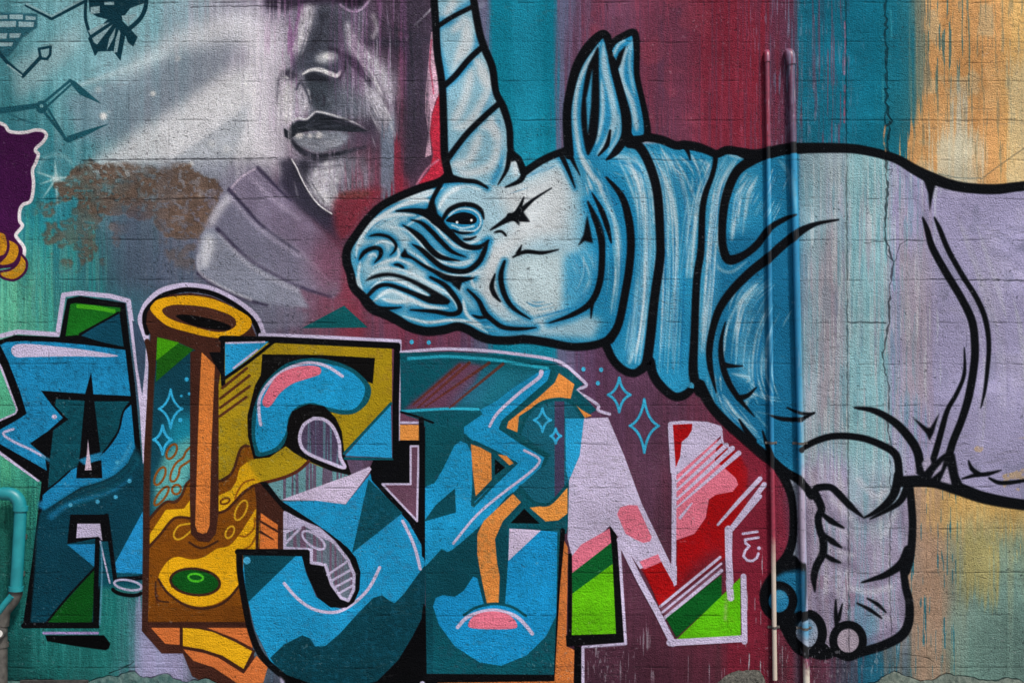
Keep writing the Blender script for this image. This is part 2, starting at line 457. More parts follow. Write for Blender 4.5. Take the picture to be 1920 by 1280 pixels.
# below the animal on the right: ochre run over sea green
wash(band(1712, 1775, 880, 1400, 10, 30, 30), (160, 134, 114), 0.7)
wash(band(1800, 1872, 1000, 1118, 10, 16, 30), (196, 160, 78), 0.55)
wash(band(1740, 1990, 800, 1000, 30, 24, 60), (200, 164, 100), 0.7)
wash(band(1780, 1990, 985, 1400, 24, 50, 20), (108, 142, 136), 0.6)
wash(band(1800, 1868, 1000, 1110, 14, 30, 30), (190, 160, 84), 0.45)
wash(sstep(0.70, 0.74, STREAK) * band(1660, 1800, 900, 1290, 10, 20), (28, 100, 120), 0.8)
wash(sstep(0.60, 0.66, STREAK) * band(1600, 1690, 1180, 1400, 8, 20), (26, 96, 120), 0.7)
wash(sstep(0.67, 0.71, STREAK) * band(1860, 1930, 900, 1060, 6, 20), (210, 175, 95), 0.8)
# mint and green runs on the left
wash(sstep(0.42, 0.62, STREAK2) * band(-60, 130, 480, 640, 20, 30, 30), (110, 195, 165), 0.6)
wash(sstep(0.52, 0.64, STREAK) * band(30, 210, 455, 620, 20, 20, 30), (82, 150, 145), 0.55)
wash(sstep(0.55, 0.68, STREAK2) * band(70, 200, 430, 640, 16, 30, 20), (40, 150, 150), 0.5)
wash(band(-300, 28, 640, 900, 8, 20, 14), (86, 182, 142), 0.7)
wash(sstep(0.5, 0.62, STREAK) * band(-300, 80, 820, 1000, 10, 20, 14), (70, 165, 140), 0.5)
# lower left, under the letters
wash(band(246, 350, 1120, 1300, 12, 24, 12), (150, 145, 182), 0.85)
wash(band(60, 250, 1060, 1262, 20, 20, 12), (30, 118, 114), 0.45)
wash(sstep(0.5, 0.66, STREAK) * band(60, 250, 1060, 1262, 20, 20, 12), (58, 142, 138), 0.4)
# red run left of the pipes with white chips
wash(band(1360, 1440, 800, 1400, 12, 20, 14), (128, 32, 52), 0.7)
wash(sstep(0.70, 0.745, STREAK) * band(1395, 1445, 1040, 1290, 6, 20), (170, 165, 178), 0.85)
wash(sstep(0.72, 0.76, STREAK) * band(1100, 1700, 1200, 1300, 6, 20), (165, 165, 175), 0.6)
wash(band(1488, 1500, 960, 1300, 4, 20, 6), (86, 74, 92), 0.6)
wash(band(1610, 1654, 1216, 1400, 5, 20, 14), (26, 92, 118), 0.8)

# light beams in the upper left
F((118, 134, 150), '120,185 250,140 400,70 450,66 420,140 330,200 230,262 150,262', soft=9, a=0.5)
F((228, 230, 234), '250,250 330,205 420,140 480,120 520,300 440,300 320,305 150,325 200,285', soft=12, a=0.8)
F((226, 228, 233), '330,60 480,10 520,130 440,80 330,95 250,140 190,160', soft=14, a=0.65)
F((146, 156, 168), '322,300 440,215 470,190 460,240 420,330 380,370 330,330', soft=6, a=0.55)
L((220, 222, 228), '322,296 380,256 440,214', 4, soft=3, a=0.6)
L((200, 220, 226), '150,160 230,132 310,100', 9, soft=6, a=0.5)
F((170, 185, 190), '20,120 110,70 150,40 155,80 90,150 30,190', soft=10, a=0.5)
F((60, 125, 140), '0,215 60,220 90,260 130,270 90,330 0,330', soft=12, a=0.4)
for x, y, r, a in ((287, 176, 5, .9), (194, 218, 7, .9), (204, 210, 2, .9), (358, 307, 5, .8), (334, 110, 5, .5), (184, 168, 6, .35), (374, 368, 4, .9), (398, 270, 7, .35), (425, 280, 8, .3), (237, 326, 7, .5)):
    F((228, 228, 226), ell(x, y, r, r), soft=2, a=a)
# starburst
L((170, 205, 210), ell(105, 318, 32, 28)[13:27], 7, soft=5, a=0.35)
for ax, ay in ((103, 300), (150, 330), (140, 352), (80, 372), (68, 322), (108, 385), (75, 345)):
    L((200, 225, 226), [(105, 335), (ax, ay)], 5, soft=2, a=0.6, t1=0.9)
F((215, 232, 232), ell(105, 334, 7, 7), soft=5, a=0.8)

# bare rust-brown patch where the paint has come off
cen = ((XX - 262) / 150) ** 2 + ((YY - 352) / 56) ** 2
cen2 = ((XX - 345) / 62) ** 2 + ((YY - 385) / 68) ** 2
cen3 = ((XX - 150) / 80) ** 2 + ((YY - 420) / 80) ** 2
cen4 = ((XX - 365) / 60) ** 2 + ((YY - 462) / 40) ** 2
pm = sstep(0.0, 0.05, 1.06 - np.minimum(cen, cen2) + 0.9 * (PATCH - 0.5)) * sstep(300, 312, YY + 16 * (PATCH - .5) + 0.10 * np.abs(XX - 290) - 6) * sstep(-4, 4, 430 - XX - 0.75 * np.clip(368 - YY, 0, 99) + 20 * (PATCH - .5))
pm2 = sstep(0.56, 0.60, PATCH + 0.12 * np.clip(1.1 - cen3, -1, 1)) * sstep(-0.6, 0.3, 1 - cen3)
pm3 = sstep(0.55, 0.59, PATCH + 0.12 * np.clip(1.0 - cen4, -1, 1)) * sstep(-0.6, 0.3, 1 - cen4)
fl = sstep(0.62, 0.68, vnoise(CH, CW, 9, 11, 3, 31))
rust = np.zeros_like(cv); rust[:] = np.array((98, 78, 66), np.float32) / 255
rust *= (0.82 + 0.36 * vnoise(CH, CW, 9, 9, 3, 32))[..., None]
pmm = np.maximum(pm * (1 - 0.45 * fl), 0.8 * np.maximum(pm2, pm3 * 0.8))
pmm = box_blur(pmm.astype(np.float32), 1) * (0.70 + 0.2 * sstep(.40, .56, vnoise(CH, CW, 30, 40, 3, 33))) * (1 - .55 * sstep(.62, .70, vnoise(CH, CW, 6, 7, 2, 34)))
cv += (rust - cv) * pmm[..., None]
F((84, 90, 112), '205,400 280,380 300,470 330,540 215,540', soft=16, a=0.6)
PAINT_CHIP = pmm

# ---- small drawings top left
INK = (13, 54, 68)
thing('painted_turbine', 'dark teal fan-like wheel with splayed striped blades painted at the top of the wall', 'mural', (215, 106), None)
hub = F(INK, '205,34 165,72 178,106 184,97 212,96 226,115 236,62 228,34', 'blade_fan', soft=0)
F(INK, '163,-30 268,-30 270,6 244,16 228,38 206,38 182,32 168,22', 'hub')
L(INK, '163,-20 160,28 164,50 172,72', 6, 'rim'); L(INK, '272,-20 274,8 264,34 243,54', 8, 'rim')
F(INK, '228,38 240,50 258,70 250,88 240,80 232,58', 'blade')
for q in ('207,42 170,66 165,58 190,46', '212,46 182,84 176,80 173,72 200,54', '217,52 214,70 200,96 205,72', '223,56 226,62 220,98 213,100 217,74', '170,14 187,12 187,25 170,27', '228,30 258,26 240,46 230,36', '196,4 214,4 214,10 196,10'):
    F((140, 172, 180), q, 'light_wedge', parent=hub)
thing('painted_brickwork', 'small patch of dark teal drawn brickwork in the top corner of the wall', 'mural', (34, 100))
bw = F((40, 92, 106), '-60,22 70,26 70,52 42,72 30,90 14,108 -60,110', 'mortar_ground', soft=1)
for q in ('-40,30 14,29 14,36 -40,37', '18,28 43,28 43,37 18,36', '48,30 67,32 67,38 48,38', '-30,41 30,40 30,51 -30,52', '35,41 64,42 63,51 35,51', '-30,63 14,63 12,73 -30,74', '18,63 40,63 36,71 18,72', '-30,80 25,80 22,87 -30,88', '-30,54 -2,54 -2,60 -30,60'):
    F((140, 172, 180), q, 'drawn_brick')
L(INK, '50,10 97,35 160,2', 7, 'roof_line', sm=False); L((140, 180, 188), '50,8 97,31 158,-2', 4, sm=False)
L(INK, '-4,96 14,118 43,143 76,108', 7, 'chain_line', sm=False); L((150, 185, 190), '14,122 40,142', 3, sm=False)
L(INK, '76,108 73,92 95,88 94,103 88,111 76,110', 5, 'link', sm=False)
CLW = (28, 84, 98)
thing('painted_claw', 'thin teal mechanical pincer claw drawn opening to the right', 'mural', (125, 262))
L(CLW, '-20,210 30,204 78,197', [12, 11, 9], 'arm'); L(CLW, '16,214 50,228 70,232', 3, a=.6)
F(CLW, ell(78, 201, 11, 12), 'joint'); F((110, 160, 168), ell(78, 199, 3.5, 3.5), 'pin')
L(CLW, '80,194 132,151', 5, 'upper_finger', sm=False); L(CLW, '88,200 132,160', 4, 'upper_finger', sm=False)
F(CLW, '128,148 140,152 168,176 190,195 150,178 134,160', 'finger_tip')
L(CLW, '82,209 126,264', 5, 'lower_finger', sm=False); L(CLW, '90,204 122,258', 4, 'lower_finger', sm=False)
F(CLW, '118,262 130,254 168,242 205,232 170,250 128,268', 'finger_tip')

# purple figure cut by the left edge
thing('painted_purple_figure', 'deep purple ragged shape with pale outline above gold beads at the left edge', 'mural', (20, 520))
PUR = (62, 18, 66)
po = '-200,225 0,231 10,236 17,246 33,249 50,248 67,244 81,246 87,254 81,266 68,278 67,284 72,290 67,306 61,320 63,346 58,376 43,384 37,396 37,414 42,424 30,440 35,450 46,468 40,500 -200,520'
pb = F(PUR, po, 'body', sm=False); F((88, 30, 92), '0,420 12,360 14,400 8,430', soft=6, a=.5)
L((224, 218, 224), po.split(' ')[1:-2] and ' '.join(po.split(' ')[1:-1]), 6.5, 'outline', sm=True)
GOLD = (196, 140, 28)
for q in ('-60,425 2,434 14,448 14,470 0,482 -60,485', '14,447 33,457 37,474 27,493 6,499 -3,494 10,480 16,464', '38,475 50,490 47,510 27,525 4,520 0,510 20,505 34,492'):
    o = F(GOLD, q, 'gold_bead', sm=True, grain=.3); L((66, 20, 62), P(q) + [P(q)[0]], 4.5, 'bead_outline', parent=o)

# ---- grey collar of overlapping blades
thing('painted_collar', 'fan of translucent grey lilac blades spreading below the painted chin', 'mural', (480, 560))
A1 = F((126, 116, 142), '483,313 452,330 428,354 440,364 500,430 560,470 600,520 640,545 640,470 590,420 545,370 515,345', 'blade', soft=3, a=.75)
A2 = F((120, 120, 142), '428,356 402,388 385,424 400,432 470,490 560,540 625,560 640,545 560,472 490,422', 'blade', soft=3, a=.8)
A3 = F((142, 148, 166), '385,424 374,450 369,486 371,512 400,532 450,556 500,572 580,578 560,540 470,490 412,432', 'blade', soft=3, a=.85)
F((122, 124, 145), '470,575 510,566 545,570 580,590 570,612 490,620', soft=4, a=.6)
F((222, 223, 230), '384,440 376,470 376,505 390,500 402,462 400,440', soft=5, a=.75)
F((224, 222, 230), '425,362 402,392 388,420 400,424 420,392 440,370', soft=5, a=.7)
L((205, 190, 212), '480,316 452,333 432,356 440,360', 4, soft=2, a=.8)
for q in ('484,315 520,352 545,376', '430,356 462,392 492,424 560,472', '408,430 470,488 560,536 620,556', '372,512 400,533 450,558 500,572'):
    L((52, 46, 70), q, [8, 6, 4], soft=3, a=.85)
for q in ('500,432 560,470 620,530', '440,470 500,505 560,535'):
    L((160, 158, 178), q, 8, soft=6, a=.4)
F((58, 54, 74), '520,345 545,372 600,425 650,470 660,420 600,390 575,355 560,322 545,300 530,320', soft=5, a=.95)
F((110, 58, 78), '600,440 660,430 650,520 610,560 580,500', soft=16, a=.6)

# ---- the grey portrait
thing('painted_portrait', 'large grey spray-painted human face with full lips shown from nose to chin', 'mural', (640, 410))
fo = '520,-60 815,-60 828,120 832,240 836,330 790,345 740,366 705,392 675,425 648,440 625,404 596,386 575,356 560,325 545,298 534,250 530,200 526,150 528,100 515,40'
F(None, fo, 'skin')
F((88, 88, 102), '585,-60 690,-60 700,60 690,150 650,200 590,210 570,120', soft=22, a=.85)
F((74, 60, 78), '690,-60 820,-60 826,330 760,345 720,300 700,200', soft=18, a=.9)
wash(sstep(0.52, 0.68, STREAK) * band(620, 790, 0, 260, 18, 20, 20), (150, 140, 165), 0.45)
wash(sstep(0.55, 0.68, STREAK2) * band(690, 770, -100, 220, 10, 20, 20), (118, 72, 112), 0.3)
wash(band(744, 762, 60, 360, 5, 20, 10), (140, 52, 74), 0.5)
wash(band(764, 792, -200, 340, 6, 20, 8), (72, 56, 74), 0.6)
F((216, 210, 222), '480,40 548,40 548,150 540,290 545,330 480,300', soft=14, a=.55)
wash(sstep(0.54, 0.66, STREAK) * band(488, 572, 0, 260, 10, 20, 16), (168, 134, 172), 0.5)
wash(sstep(0.62, 0.70, STREAK) * band(500, 560, 0, 200, 6, 20, 16), (126, 80, 130), 0.45)
L((112, 48, 112), '566,10 556,50 550,90 552,130', 6, soft=3, a=.6)
F((54, 46, 64), '488,-60 690,-60 684,4 646,10 600,10 560,14 528,22 498,17', soft=4, a=.95)
F((40, 34, 48), '640,-60 692,-60 690,0 674,14 654,14 642,0', 'eye_socket', soft=3)
L((186, 164, 196), '638,10 650,18 662,22 678,18 692,2', 4, 'eyelid', soft=2, a=.9)
F((204, 200, 210), '568,12 592,12 588,40 576,80 562,92 562,60', soft=6, a=.85)
F((80, 86, 100), '598,12 640,16 650,50 640,92 600,96 570,110 555,128 545,130 560,96 582,70', soft=9, a=.9)
F((176, 170, 188), '648,50 664,50 690,110 716,160 742,240 725,270 700,190 660,112', soft=12, a=.75)
F((200, 196, 210), '680,96 700,96 740,140 745,190 715,170', soft=10, a=.7)
L((70, 62, 82), '646,104 668,124 690,150 700,168', [10, 16, 12], soft=8, a=.85)
L((58, 54, 70), '678,77 720,80 760,78 800,74', 12, soft=8, a=.7)
F((190, 188, 200), '672,150 700,165 735,220 735,270 715,250 700,210 676,190', soft=10, a=.6)
nb = F((66, 72, 86), '590,90 612,88 632,94 644,108 646,132 632,148 600,128 570,132 548,140 540,132 560,120', 'nose', soft=5, a=.8)
F((214, 216, 222), ell(612, 108, 20, 10, -8), soft=5, a=.95); F((236, 236, 236), ell(614, 105, 7, 4), soft=3, a=.9)
L((48, 48, 60), '618,92 634,97 643,112 644,130 634,148', 7, soft=4, a=.85)
F((58, 66, 76), '570,138 592,136 622,150 640,142 640,170 628,206 604,212 585,204 576,168', soft=5, a=.9)
F((110, 118, 130), '612,180 650,150 700,200 740,250 700,240 650,215 610,206', soft=12, a=.6)
L((206, 206, 212), '568,139 582,132 600,131 618,138 632,142 639,134', [4, 6, 8, 9, 8, 4], 'nostril_rim', soft=2, parent=nb)
F((44, 48, 58), '572,139 590,136 615,146 628,150 600,152 580,146', soft=3, a=.9)
F((54, 50, 66), '524,136 536,130 552,134 558,142 546,154 534,148', soft=3, a=.85)
F((204, 202, 208), ell(537, 146, 5, 3, 20), soft=1.5, a=.9)
L((66, 64, 80), '528,140 522,155 522,185 526,215', [6, 8, 6, 3], soft=4, a=.6)
F((216, 214, 218), '533,158 545,154 548,190 545,230 532,232 528,190', soft=5, a=.9)
F((190, 186, 198), '556,164 566,162 576,175 582,205 560,222 556,200', soft=4, a=.8)
L((60, 62, 76), '556,168 560,158 566,156 574,172 580,192', 4, soft=2, a=.8)
up = F((40, 44, 54), '532,240 534,256 542,262 548,256 560,248 580,244 620,243 660,246 692,247 672,236 640,224 604,213 592,213 576,226 560,226 548,230 541,246', 'upper_lip', soft=1.2)
L((206, 206, 212), '548,226 560,222 573,224 582,218 592,210 604,211 640,221 672,234 694,247', [3, 4, 4, 3, 3, 4, 4, 3, 1], soft=1.5, a=.95)
lo = F((122, 128, 140), '546,258 570,250 600,246 640,248 658,254 646,268 628,278 596,288 574,280 556,270', 'lower_lip', soft=3)
F((150, 155, 166), '590,262 630,258 640,266 600,280', soft=6, a=.6)
for x, y, rx, ry in ((561, 254, 9, 7), (581, 256, 5, 6), (598, 255, 7, 8)):
    F((190, 188, 190), ell(x, y, rx, ry), 'lip_glint', soft=2.5, a=.8, parent=lo)
L((44, 46, 56), '545,260 556,276 572,288 594,294 630,291 660,282 684,276', [5, 8, 9, 10, 9, 8, 3], soft=5, a=.9)
F((74, 64, 84), '662,226 706,240 716,262 690,280 660,282 656,250', soft=10, a=.6)
F((120, 126, 140), '560,296 600,292 680,292 700,330 680,372 640,360 620,400 596,384 574,352', soft=8, a=.7)
F((62, 62, 76), '560,300 592,300 596,316 580,338 564,324', soft=8, a=.8)
F((206, 206, 214), '574,340 592,344 604,340 616,360 640,365 630,396 600,384 580,356', soft=8, a=.7)
for x, y, r in ((616, 308, 9), (631, 337, 4), (608, 322, 5), (618, 312, 5)): F((218, 218, 224), ell(x, y, r, r), soft=4, a=.7)
L((222, 222, 226), '547,299 556,314 562,328 572,348 586,370 600,386 622,401', 2.4, 'jaw_line', soft=1, a=.95)
L((40, 36, 50), '543,300 553,320 566,348 582,372 598,390 620,404', 5, soft=3, a=.7)
wash(band(712, 738, 236, 372, 4, 12, 6), (116, 132, 152), 0.85)
wash(band(738, 756, 270, 372, 3, 16, 6), (150, 46, 66), 0.8)
F((138, 48, 62), '626,376 640,364 660,360 672,354 720,352 712,368 680,400 655,440 640,452 628,420', soft=5, a=.8)
F((110, 46, 60), '626,380 650,372 672,392 650,440 632,440', soft=8, a=.5)
wash(sstep(0.45, 0.62, STREAK2) * band(640, 715, 310, 372, 14, 24, 20), (140, 70, 92), 0.5)
pk = F((208, 168, 190), '808,62 815,56 822,110 828,172 818,186 810,214 806,250 809,290 797,296 803,250 797,210 797,180 803,120', 'pale_ribbon')
L((180, 60, 90), '809,75 806,120 810,150 813,176', 3, soft=1, a=.7)
F((200, 48, 72), '826,170 829,200 832,330 800,345 784,345 806,318 812,290 806,250 810,214 818,190', 'red_ribbon', soft=1)
L((216, 130, 160), '822,300 800,318 782,345', 4, soft=2, a=.8)
L((200, 196, 210), '778,48 792,34 808,18', 4, 'ear_edge', soft=1.5); L((130, 136, 156), '860,46 880,30 905,8', 8, soft=4, a=.6)
F((140, 48, 64), '648,480 660,560 690,620 680,640 620,640 640,600', soft=10, a=.6)

L((190, 188, 204), '412,440 470,500 556,545', 7, soft=5, a=.5)
L((180, 172, 196), '434,372 490,432 560,480', 7, soft=5, a=.5)
L((186, 176, 200), '470,332 510,372 560,410', 8, soft=5, a=.45)
L((200, 200, 212), '372,480 376,512 420,540 470,562', 6, soft=3, a=.6)
# second pass over the portrait: firmer darks and chalky lights
F((64, 66, 78), '598,14 632,18 644,40 640,72 628,88 600,92 580,104 560,122 544,130 556,108 574,84 590,48', soft=7, a=.75)
F((208, 205, 214), '566,14 584,12 580,40 572,66 560,88 554,110 548,100 556,60', soft=5, a=.7)
L((206, 203, 214), '652,48 658,80 668,102 690,108 706,122 722,150 732,190', [8, 12, 10, 10, 12, 12, 6], soft=7, a=.75)
L((196, 194, 206), '681,152 700,176 716,204 724,226', [6, 12, 14, 8], soft=7, a=.7)
L((50, 48, 62), '650,104 668,120 684,140 694,154', [6, 13, 13, 5], soft=5, a=.85)
F((88, 94, 108), '612,170 640,160 664,190 676,216 650,214 620,206', soft=8, a=.7)
F((58, 52, 68), '680,226 700,222 708,236 700,250 684,250', soft=6, a=.8)
F((60, 54, 70), '752,-40 800,-40 806,60 796,150 800,260 770,330 752,330', soft=9, a=.75)
F((46, 42, 56), '700,60 760,66 790,90 770,104 720,92 690,80', soft=9, a=.6)
L((44, 46, 56), '618,90 634,96 644,112 644,132 637,148', [3, 7, 8, 7, 3], soft=2.5, a=.85)
L((232, 230, 234), '568,140 582,132 600,132 618,139 632,143 638,136', [2, 4, 5, 6, 5, 3], soft=1.2, a=.8)
F((40, 42, 52), '570,142 588,137 612,146 620,152 596,154 578,152', soft=2, a=.9)
F((34, 38, 46), '532,241 534,256 542,262 550,257 562,250 582,246 622,245 660,248 690,247 668,236 640,226 604,216 592,216 577,229 560,229 548,233 541,247', soft=.8, a=.9)
for q in ('560,240 600,232', '600,238 640,236', '575,236 590,226'): L((66, 70, 82), q, 3, soft=2, a=.6)
F((128, 132, 144), '560,270 580,262 620,258 650,258 640,268 610,280 590,284', soft=4, a=.7)
for q in ('566,268 590,276', '600,268 630,266', '612,276 640,268'): L((168, 170, 180), q, 4, soft=3, a=.5)
for x, y, rx, ry in ((561, 254, 8, 6), (581, 256, 4, 6), (599, 255, 6, 7)): F((206, 202, 202), ell(x, y, rx * .8, ry * .7), soft=1.5, a=.7)
L((36, 38, 48), '546,262 556,275 570,286 592,293 626,290 648,284', [4, 8, 9, 8, 7, 3], soft=3, a=.9)
F((46, 46, 58), '556,302 584,300 588,314 576,334 564,322', soft=5, a=.8)
F((196, 195, 205), '584,318 600,308 622,300 640,306 640,330 626,356 616,384 598,374 580,350 574,338', soft=7, a=.75)
for x, y, rx, ry in ((612, 306, 7, 5), (617, 320, 6, 6), (608, 340, 9, 5), (630, 338, 4, 4), (598, 356, 7, 6), (612, 372, 6, 8)): F((226, 224, 230), ell(x, y, rx, ry), soft=3, a=.8)
F((54, 52, 68), '522,300 545,297 556,320 572,350 590,378 620,402 600,412 560,390 536,350', soft=5, a=.9)
L((232, 232, 236), '547,299 556,314 562,328 572,348 586,370 600,386 622,401', 2.2, soft=.8, a=.95)
wash(sstep(.55, .66, STREAK) * band(575, 700, 300, 372, 8, 12, 10), (150, 140, 160), .45)
wash(sstep(.58, .68, STREAK) * band(650, 745, 90, 240, 12, 20, 14), (176, 170, 188), .5)
F((112, 66, 56), '632,364 650,358 690,358 700,362 680,372 640,374', soft=2, a=.5)
wash(sstep(.52, .66, STREAK) * band(470, 545, 20, 300, 12, 20, 14), (222, 218, 228), .55)
DKS = [(46, 46, 58), (60, 58, 72), (36, 38, 48)]; LTS = [(206, 204, 214), (184, 182, 196), (226, 224, 230)]
for i, (q, n, s_, c) in enumerate((('600,20 596,60 580,96', 22, 14, DKS), ('660,60 690,120 724,190', 26, 8, LTS), ('650,108 680,140 700,166', 14, 5, DKS), ('540,160 540,200 538,236', 20, 8, LTS), ('568,168 574,190 572,214', 12, 6, LTS), ('600,165 605,190 600,206', 24, 14, DKS), ('690,170 720,230 735,270', 22, 10, LTS),
        ('600,310 610,350 618,380', 30, 18, LTS), ('545,305 570,350 600,395', 26, 8, DKS), ('770,40 775,160 770,300', 50, 18, DKS), ('620,222 660,236 690,250', 14, 4, DKS), ('560,252 600,262 640,260', 16, 6, [(150, 154, 164), (100, 104, 116)]), ('700,30 740,60 790,70', 24, 14, DKS), ('640,170 660,200 680,220', 22, 12, [(92, 98, 112), (130, 134, 148)]),
        ('575,30 568,66 556,104', 20, 5, LTS), ('556,300 600,300 650,296', 18, 10, DKS), ('500,60 500,160 496,270', 40, 20, LTS))):
    brush(q, n, s_, c, (1.4, 4.5), (.2, .5), seed=200 + i)
wash(sstep(.5, .66, STREAK2) * band(625, 770, -100, 170, 14, 30, 20), (132, 84, 132), .35)
wash(sstep(.56, .68, STREAK) * band(525, 575, -100, 130, 8, 30, 14), (120, 66, 122), .4)
L((238, 236, 240), '700,30 706,52 700,70', 8, soft=5, a=.4)
cm = cover(P(fo)); mk = np.zeros((CH, CW), np.float32); mk[cm[1]:cm[1] + cm[0].shape[0], cm[2]:cm[2] + cm[0].shape[1]] = cm[0]
sp_ = vnoise(CH, CW, 3, 3, 2, 38) - .5
cv *= (1 + (0.18 + 0.2 * mk) * sp_)[..., None]
L((226, 224, 230), '547,299 556,314 562,328 572,348 586,370 600,386 622,401', 2.2, soft=.8, a=.95)
thing('painted_triangle', 'flat dark teal triangle beneath the rhinoceros chin', 'mural', (628, 615))
F((12, 88, 94), '566,615 645,573 690,614', 'fill')
L((112, 104, 84), '1840,336 1880,306 1935,268', 2.5, a=.6); L((90, 110, 110), '1760,326 1800,334 1840,334', 2, a=.6)
# ---------------------------------------------------------------- the rhinoceros
BK = (9, 12, 17)
BLUE = (26, 132, 182)
PALE = (196, 212, 220)
RH = thing('painted_rhinoceros', 'huge blue and lilac horned rhinoceros painted in thick black outlines', 'mural', (1450, 1228))
body_pts = smooth(P('840,333 790,351 750,367 715,386 690,410 668,440 652,466 651,490 657,514 664,540 680,555 690,570 705,580 740,598 765,612 798,620 832,618 857,613 878,618 900,630 925,637 973,636 1023,641 1073,649 1117,645 1137,650 1150,674 1170,694 1190,699 1208,688 1220,694 1237,720 1263,742 1282,740 1304,724 1317,737 1333,760 1360,790 1390,817 1423,844 1457,873 1477,910 1487,946 1487,1003 1477,1040 1460,1063 1437,1086 1427,1113 1433,1140 1453,1156 1473,1173 1487,1196 1507,1213 1540,1226 1567,1220 1590,1228 1613,1223 1653,1210 1687,1193 1703,1170 1705,1130 1697,1100 1697,1070 1707,1040 1710,986 1707,936 1703,903 1747,903 1797,916 1847,933 1920,946 2060,962 2215,970 2215,330 2060,336 1920,348 1863,354 1797,349 1747,333 1713,316 1680,297 1630,283 1580,278 1490,277 1442,286 1413,292 1383,284 1362,282 1342,288 1308,275 1283,272 1267,273 1242,263 1217,258 1190,256 1165,262 1137,285 1067,281 1040,290 1013,303 985,322 940,330'), True, 4)
RC = cover(body_pts, 4); M = np.zeros((CH, CW), np.float32); M[RC[1]:RC[1] + RC[0].shape[0], RC[2]:RC[2] + RC[0].shape[1]] = RC[0]
body = F((150, 160, 178), body_pts, 'body')
CLIP[0] = M
# region films (the parts of the animal)
head = F(None, '840,333 750,367 690,410 652,466 651,490 664,540 690,570 765,612 832,618 878,618 925,637 1023,641 1117,645 1160,607 1173,544 1180,477 1183,440 1178,407 1165,367 1137,333 1067,281 985,322', 'head', sm=True, label='pale blue head with wrinkled snout facing left')
folds = [F(None, q, 'neck_fold', sm=True) for q in (
    '1067,281 1137,285 1193,272 1210,295 1225,333 1236,400 1237,477 1227,560 1213,674 1190,699 1150,674 1137,650 1160,607 1173,544 1180,477 1183,440 1165,367 1137,333',
    '1193,268 1217,258 1242,263 1290,290 1345,300 1330,340 1317,390 1315,453 1305,527 1302,627 1300,710 1280,738 1263,742 1237,720 1220,694 1215,650 1227,560 1237,477 1233,373 1210,295',
    '1345,295 1383,283 1417,296 1392,310 1377,327 1360,370 1355,427 1362,484 1400,510 1373,544 1350,577 1337,614 1330,690 1342,734 1312,720 1302,627 1305,527 1315,453 1317,390')]
chest = F(None, '1417,298 1450,284 1497,280 1499,880 1457,873 1390,817 1333,760 1330,690 1337,614 1373,544 1400,510 1362,484 1355,427 1360,370 1380,325', 'shoulder')
leg = F(None, '1457,873 1499,780 1560,800 1640,772 1720,850 1745,900 1703,903 1710,986 1697,1070 1705,1130 1700,1175 1653,1210 1590,1228 1540,1226 1487,1196 1453,1156 1427,1113 1477,1040 1487,1003', 'foreleg', sm=True)
hind = F(None, '1737,340 1797,349 1920,348 2215,330 2215,970 1920,946 1797,916 1747,903 1790,860 1840,760 1853,644 1830,557 1777,467 1745,400', 'flank')
# base colour of the regions
F((160, 156, 192), '1497,260 2230,260 2230,1000 1697,1000 1697,1240 1497,1240', soft=2)
def rwash(m, c, a): blend(np.clip(m, 0, 1), 0, 0, c, a)
rwash(band(1490, 1592, 200, 860, 4, 30, 8), (148, 170, 178), .85)
rwash(band(1586, 1668, 200, 1000, 5, 30, 10), (142, 196, 200), .85)
rwash(sstep(.45, .65, STREAK2) * band(1497, 1700, 270, 900, 8, 30), (176, 198, 202), .4)
rwash(sstep(.58, .68, STREAK2) * band(1500, 1760, 360, 850, 8, 30), (164, 146, 164), .35)
rwash(sstep(.58, .66, STREAK) * band(1497, 1740, 330, 860, 8, 30), (90, 150, 168), .4)
rwash(band(1690, 1742, 470, 760, 12, 40, 20), (176, 164, 172), .6)
rwash(band(1530, 1570, 430, 800, 6, 40, 20), (164, 142, 154), .5)
rwash(band(1500, 1545, 270, 480, 6, 20, 10), (132, 168, 178), .5)
rwash(sstep(.5, .7, vnoise(CH, CW, 60, 60, 3, 41)) * sstep(1720, 1780, XX), (170, 166, 196), .6)
for q in ('1860,470 1890,480 1925,455', '1870,440 1920,470', '1700,330 1740,420', '1690,320 1712,345', '1900,430 1990,420'):
    L((118, 118, 146), q, 12, soft=9, a=.4)
rwash(sstep(.62, .72, vnoise(CH, CW, 60, 30, 3, 42)) * sstep(1740, 1790, XX), (120, 124, 150), .3)
rwash(band(1497, 1720, 880, 1240, 6, 30, 10), (158, 150, 172), .7)
rwash(sstep(.45, .6, STREAK2) * band(1497, 1600, 880, 1240, 6, 30), (142, 130, 146), .6)
rwash(band(1590, 1690, 850, 960, 8, 30, 12), (150, 182, 196), .7)
rwash(sstep(.56, .68, STREAK) * band(1590, 1690, 980, 1240, 8, 30), (120, 165, 182), .5)
rwash(sstep(0.5, 0.62, vnoise(CH, CW, 34, 34, 3, 43)) * band(1500, 1620, 1060, 1200, 20, 30), (120, 84, 104), .35)
rwash(sstep(.66, .72, PATCH) * band(1780, 1960, 800, 940, 10, 20, 10), (206, 170, 110), .6)
rwash(band(1600, 1640, 1130, 1240, 6, 20, 12), (90, 140, 170), .6)
PB = [(196, 216, 226), (150, 198, 218), (18, 108, 160), (24, 124, 178), (206, 220, 226)]
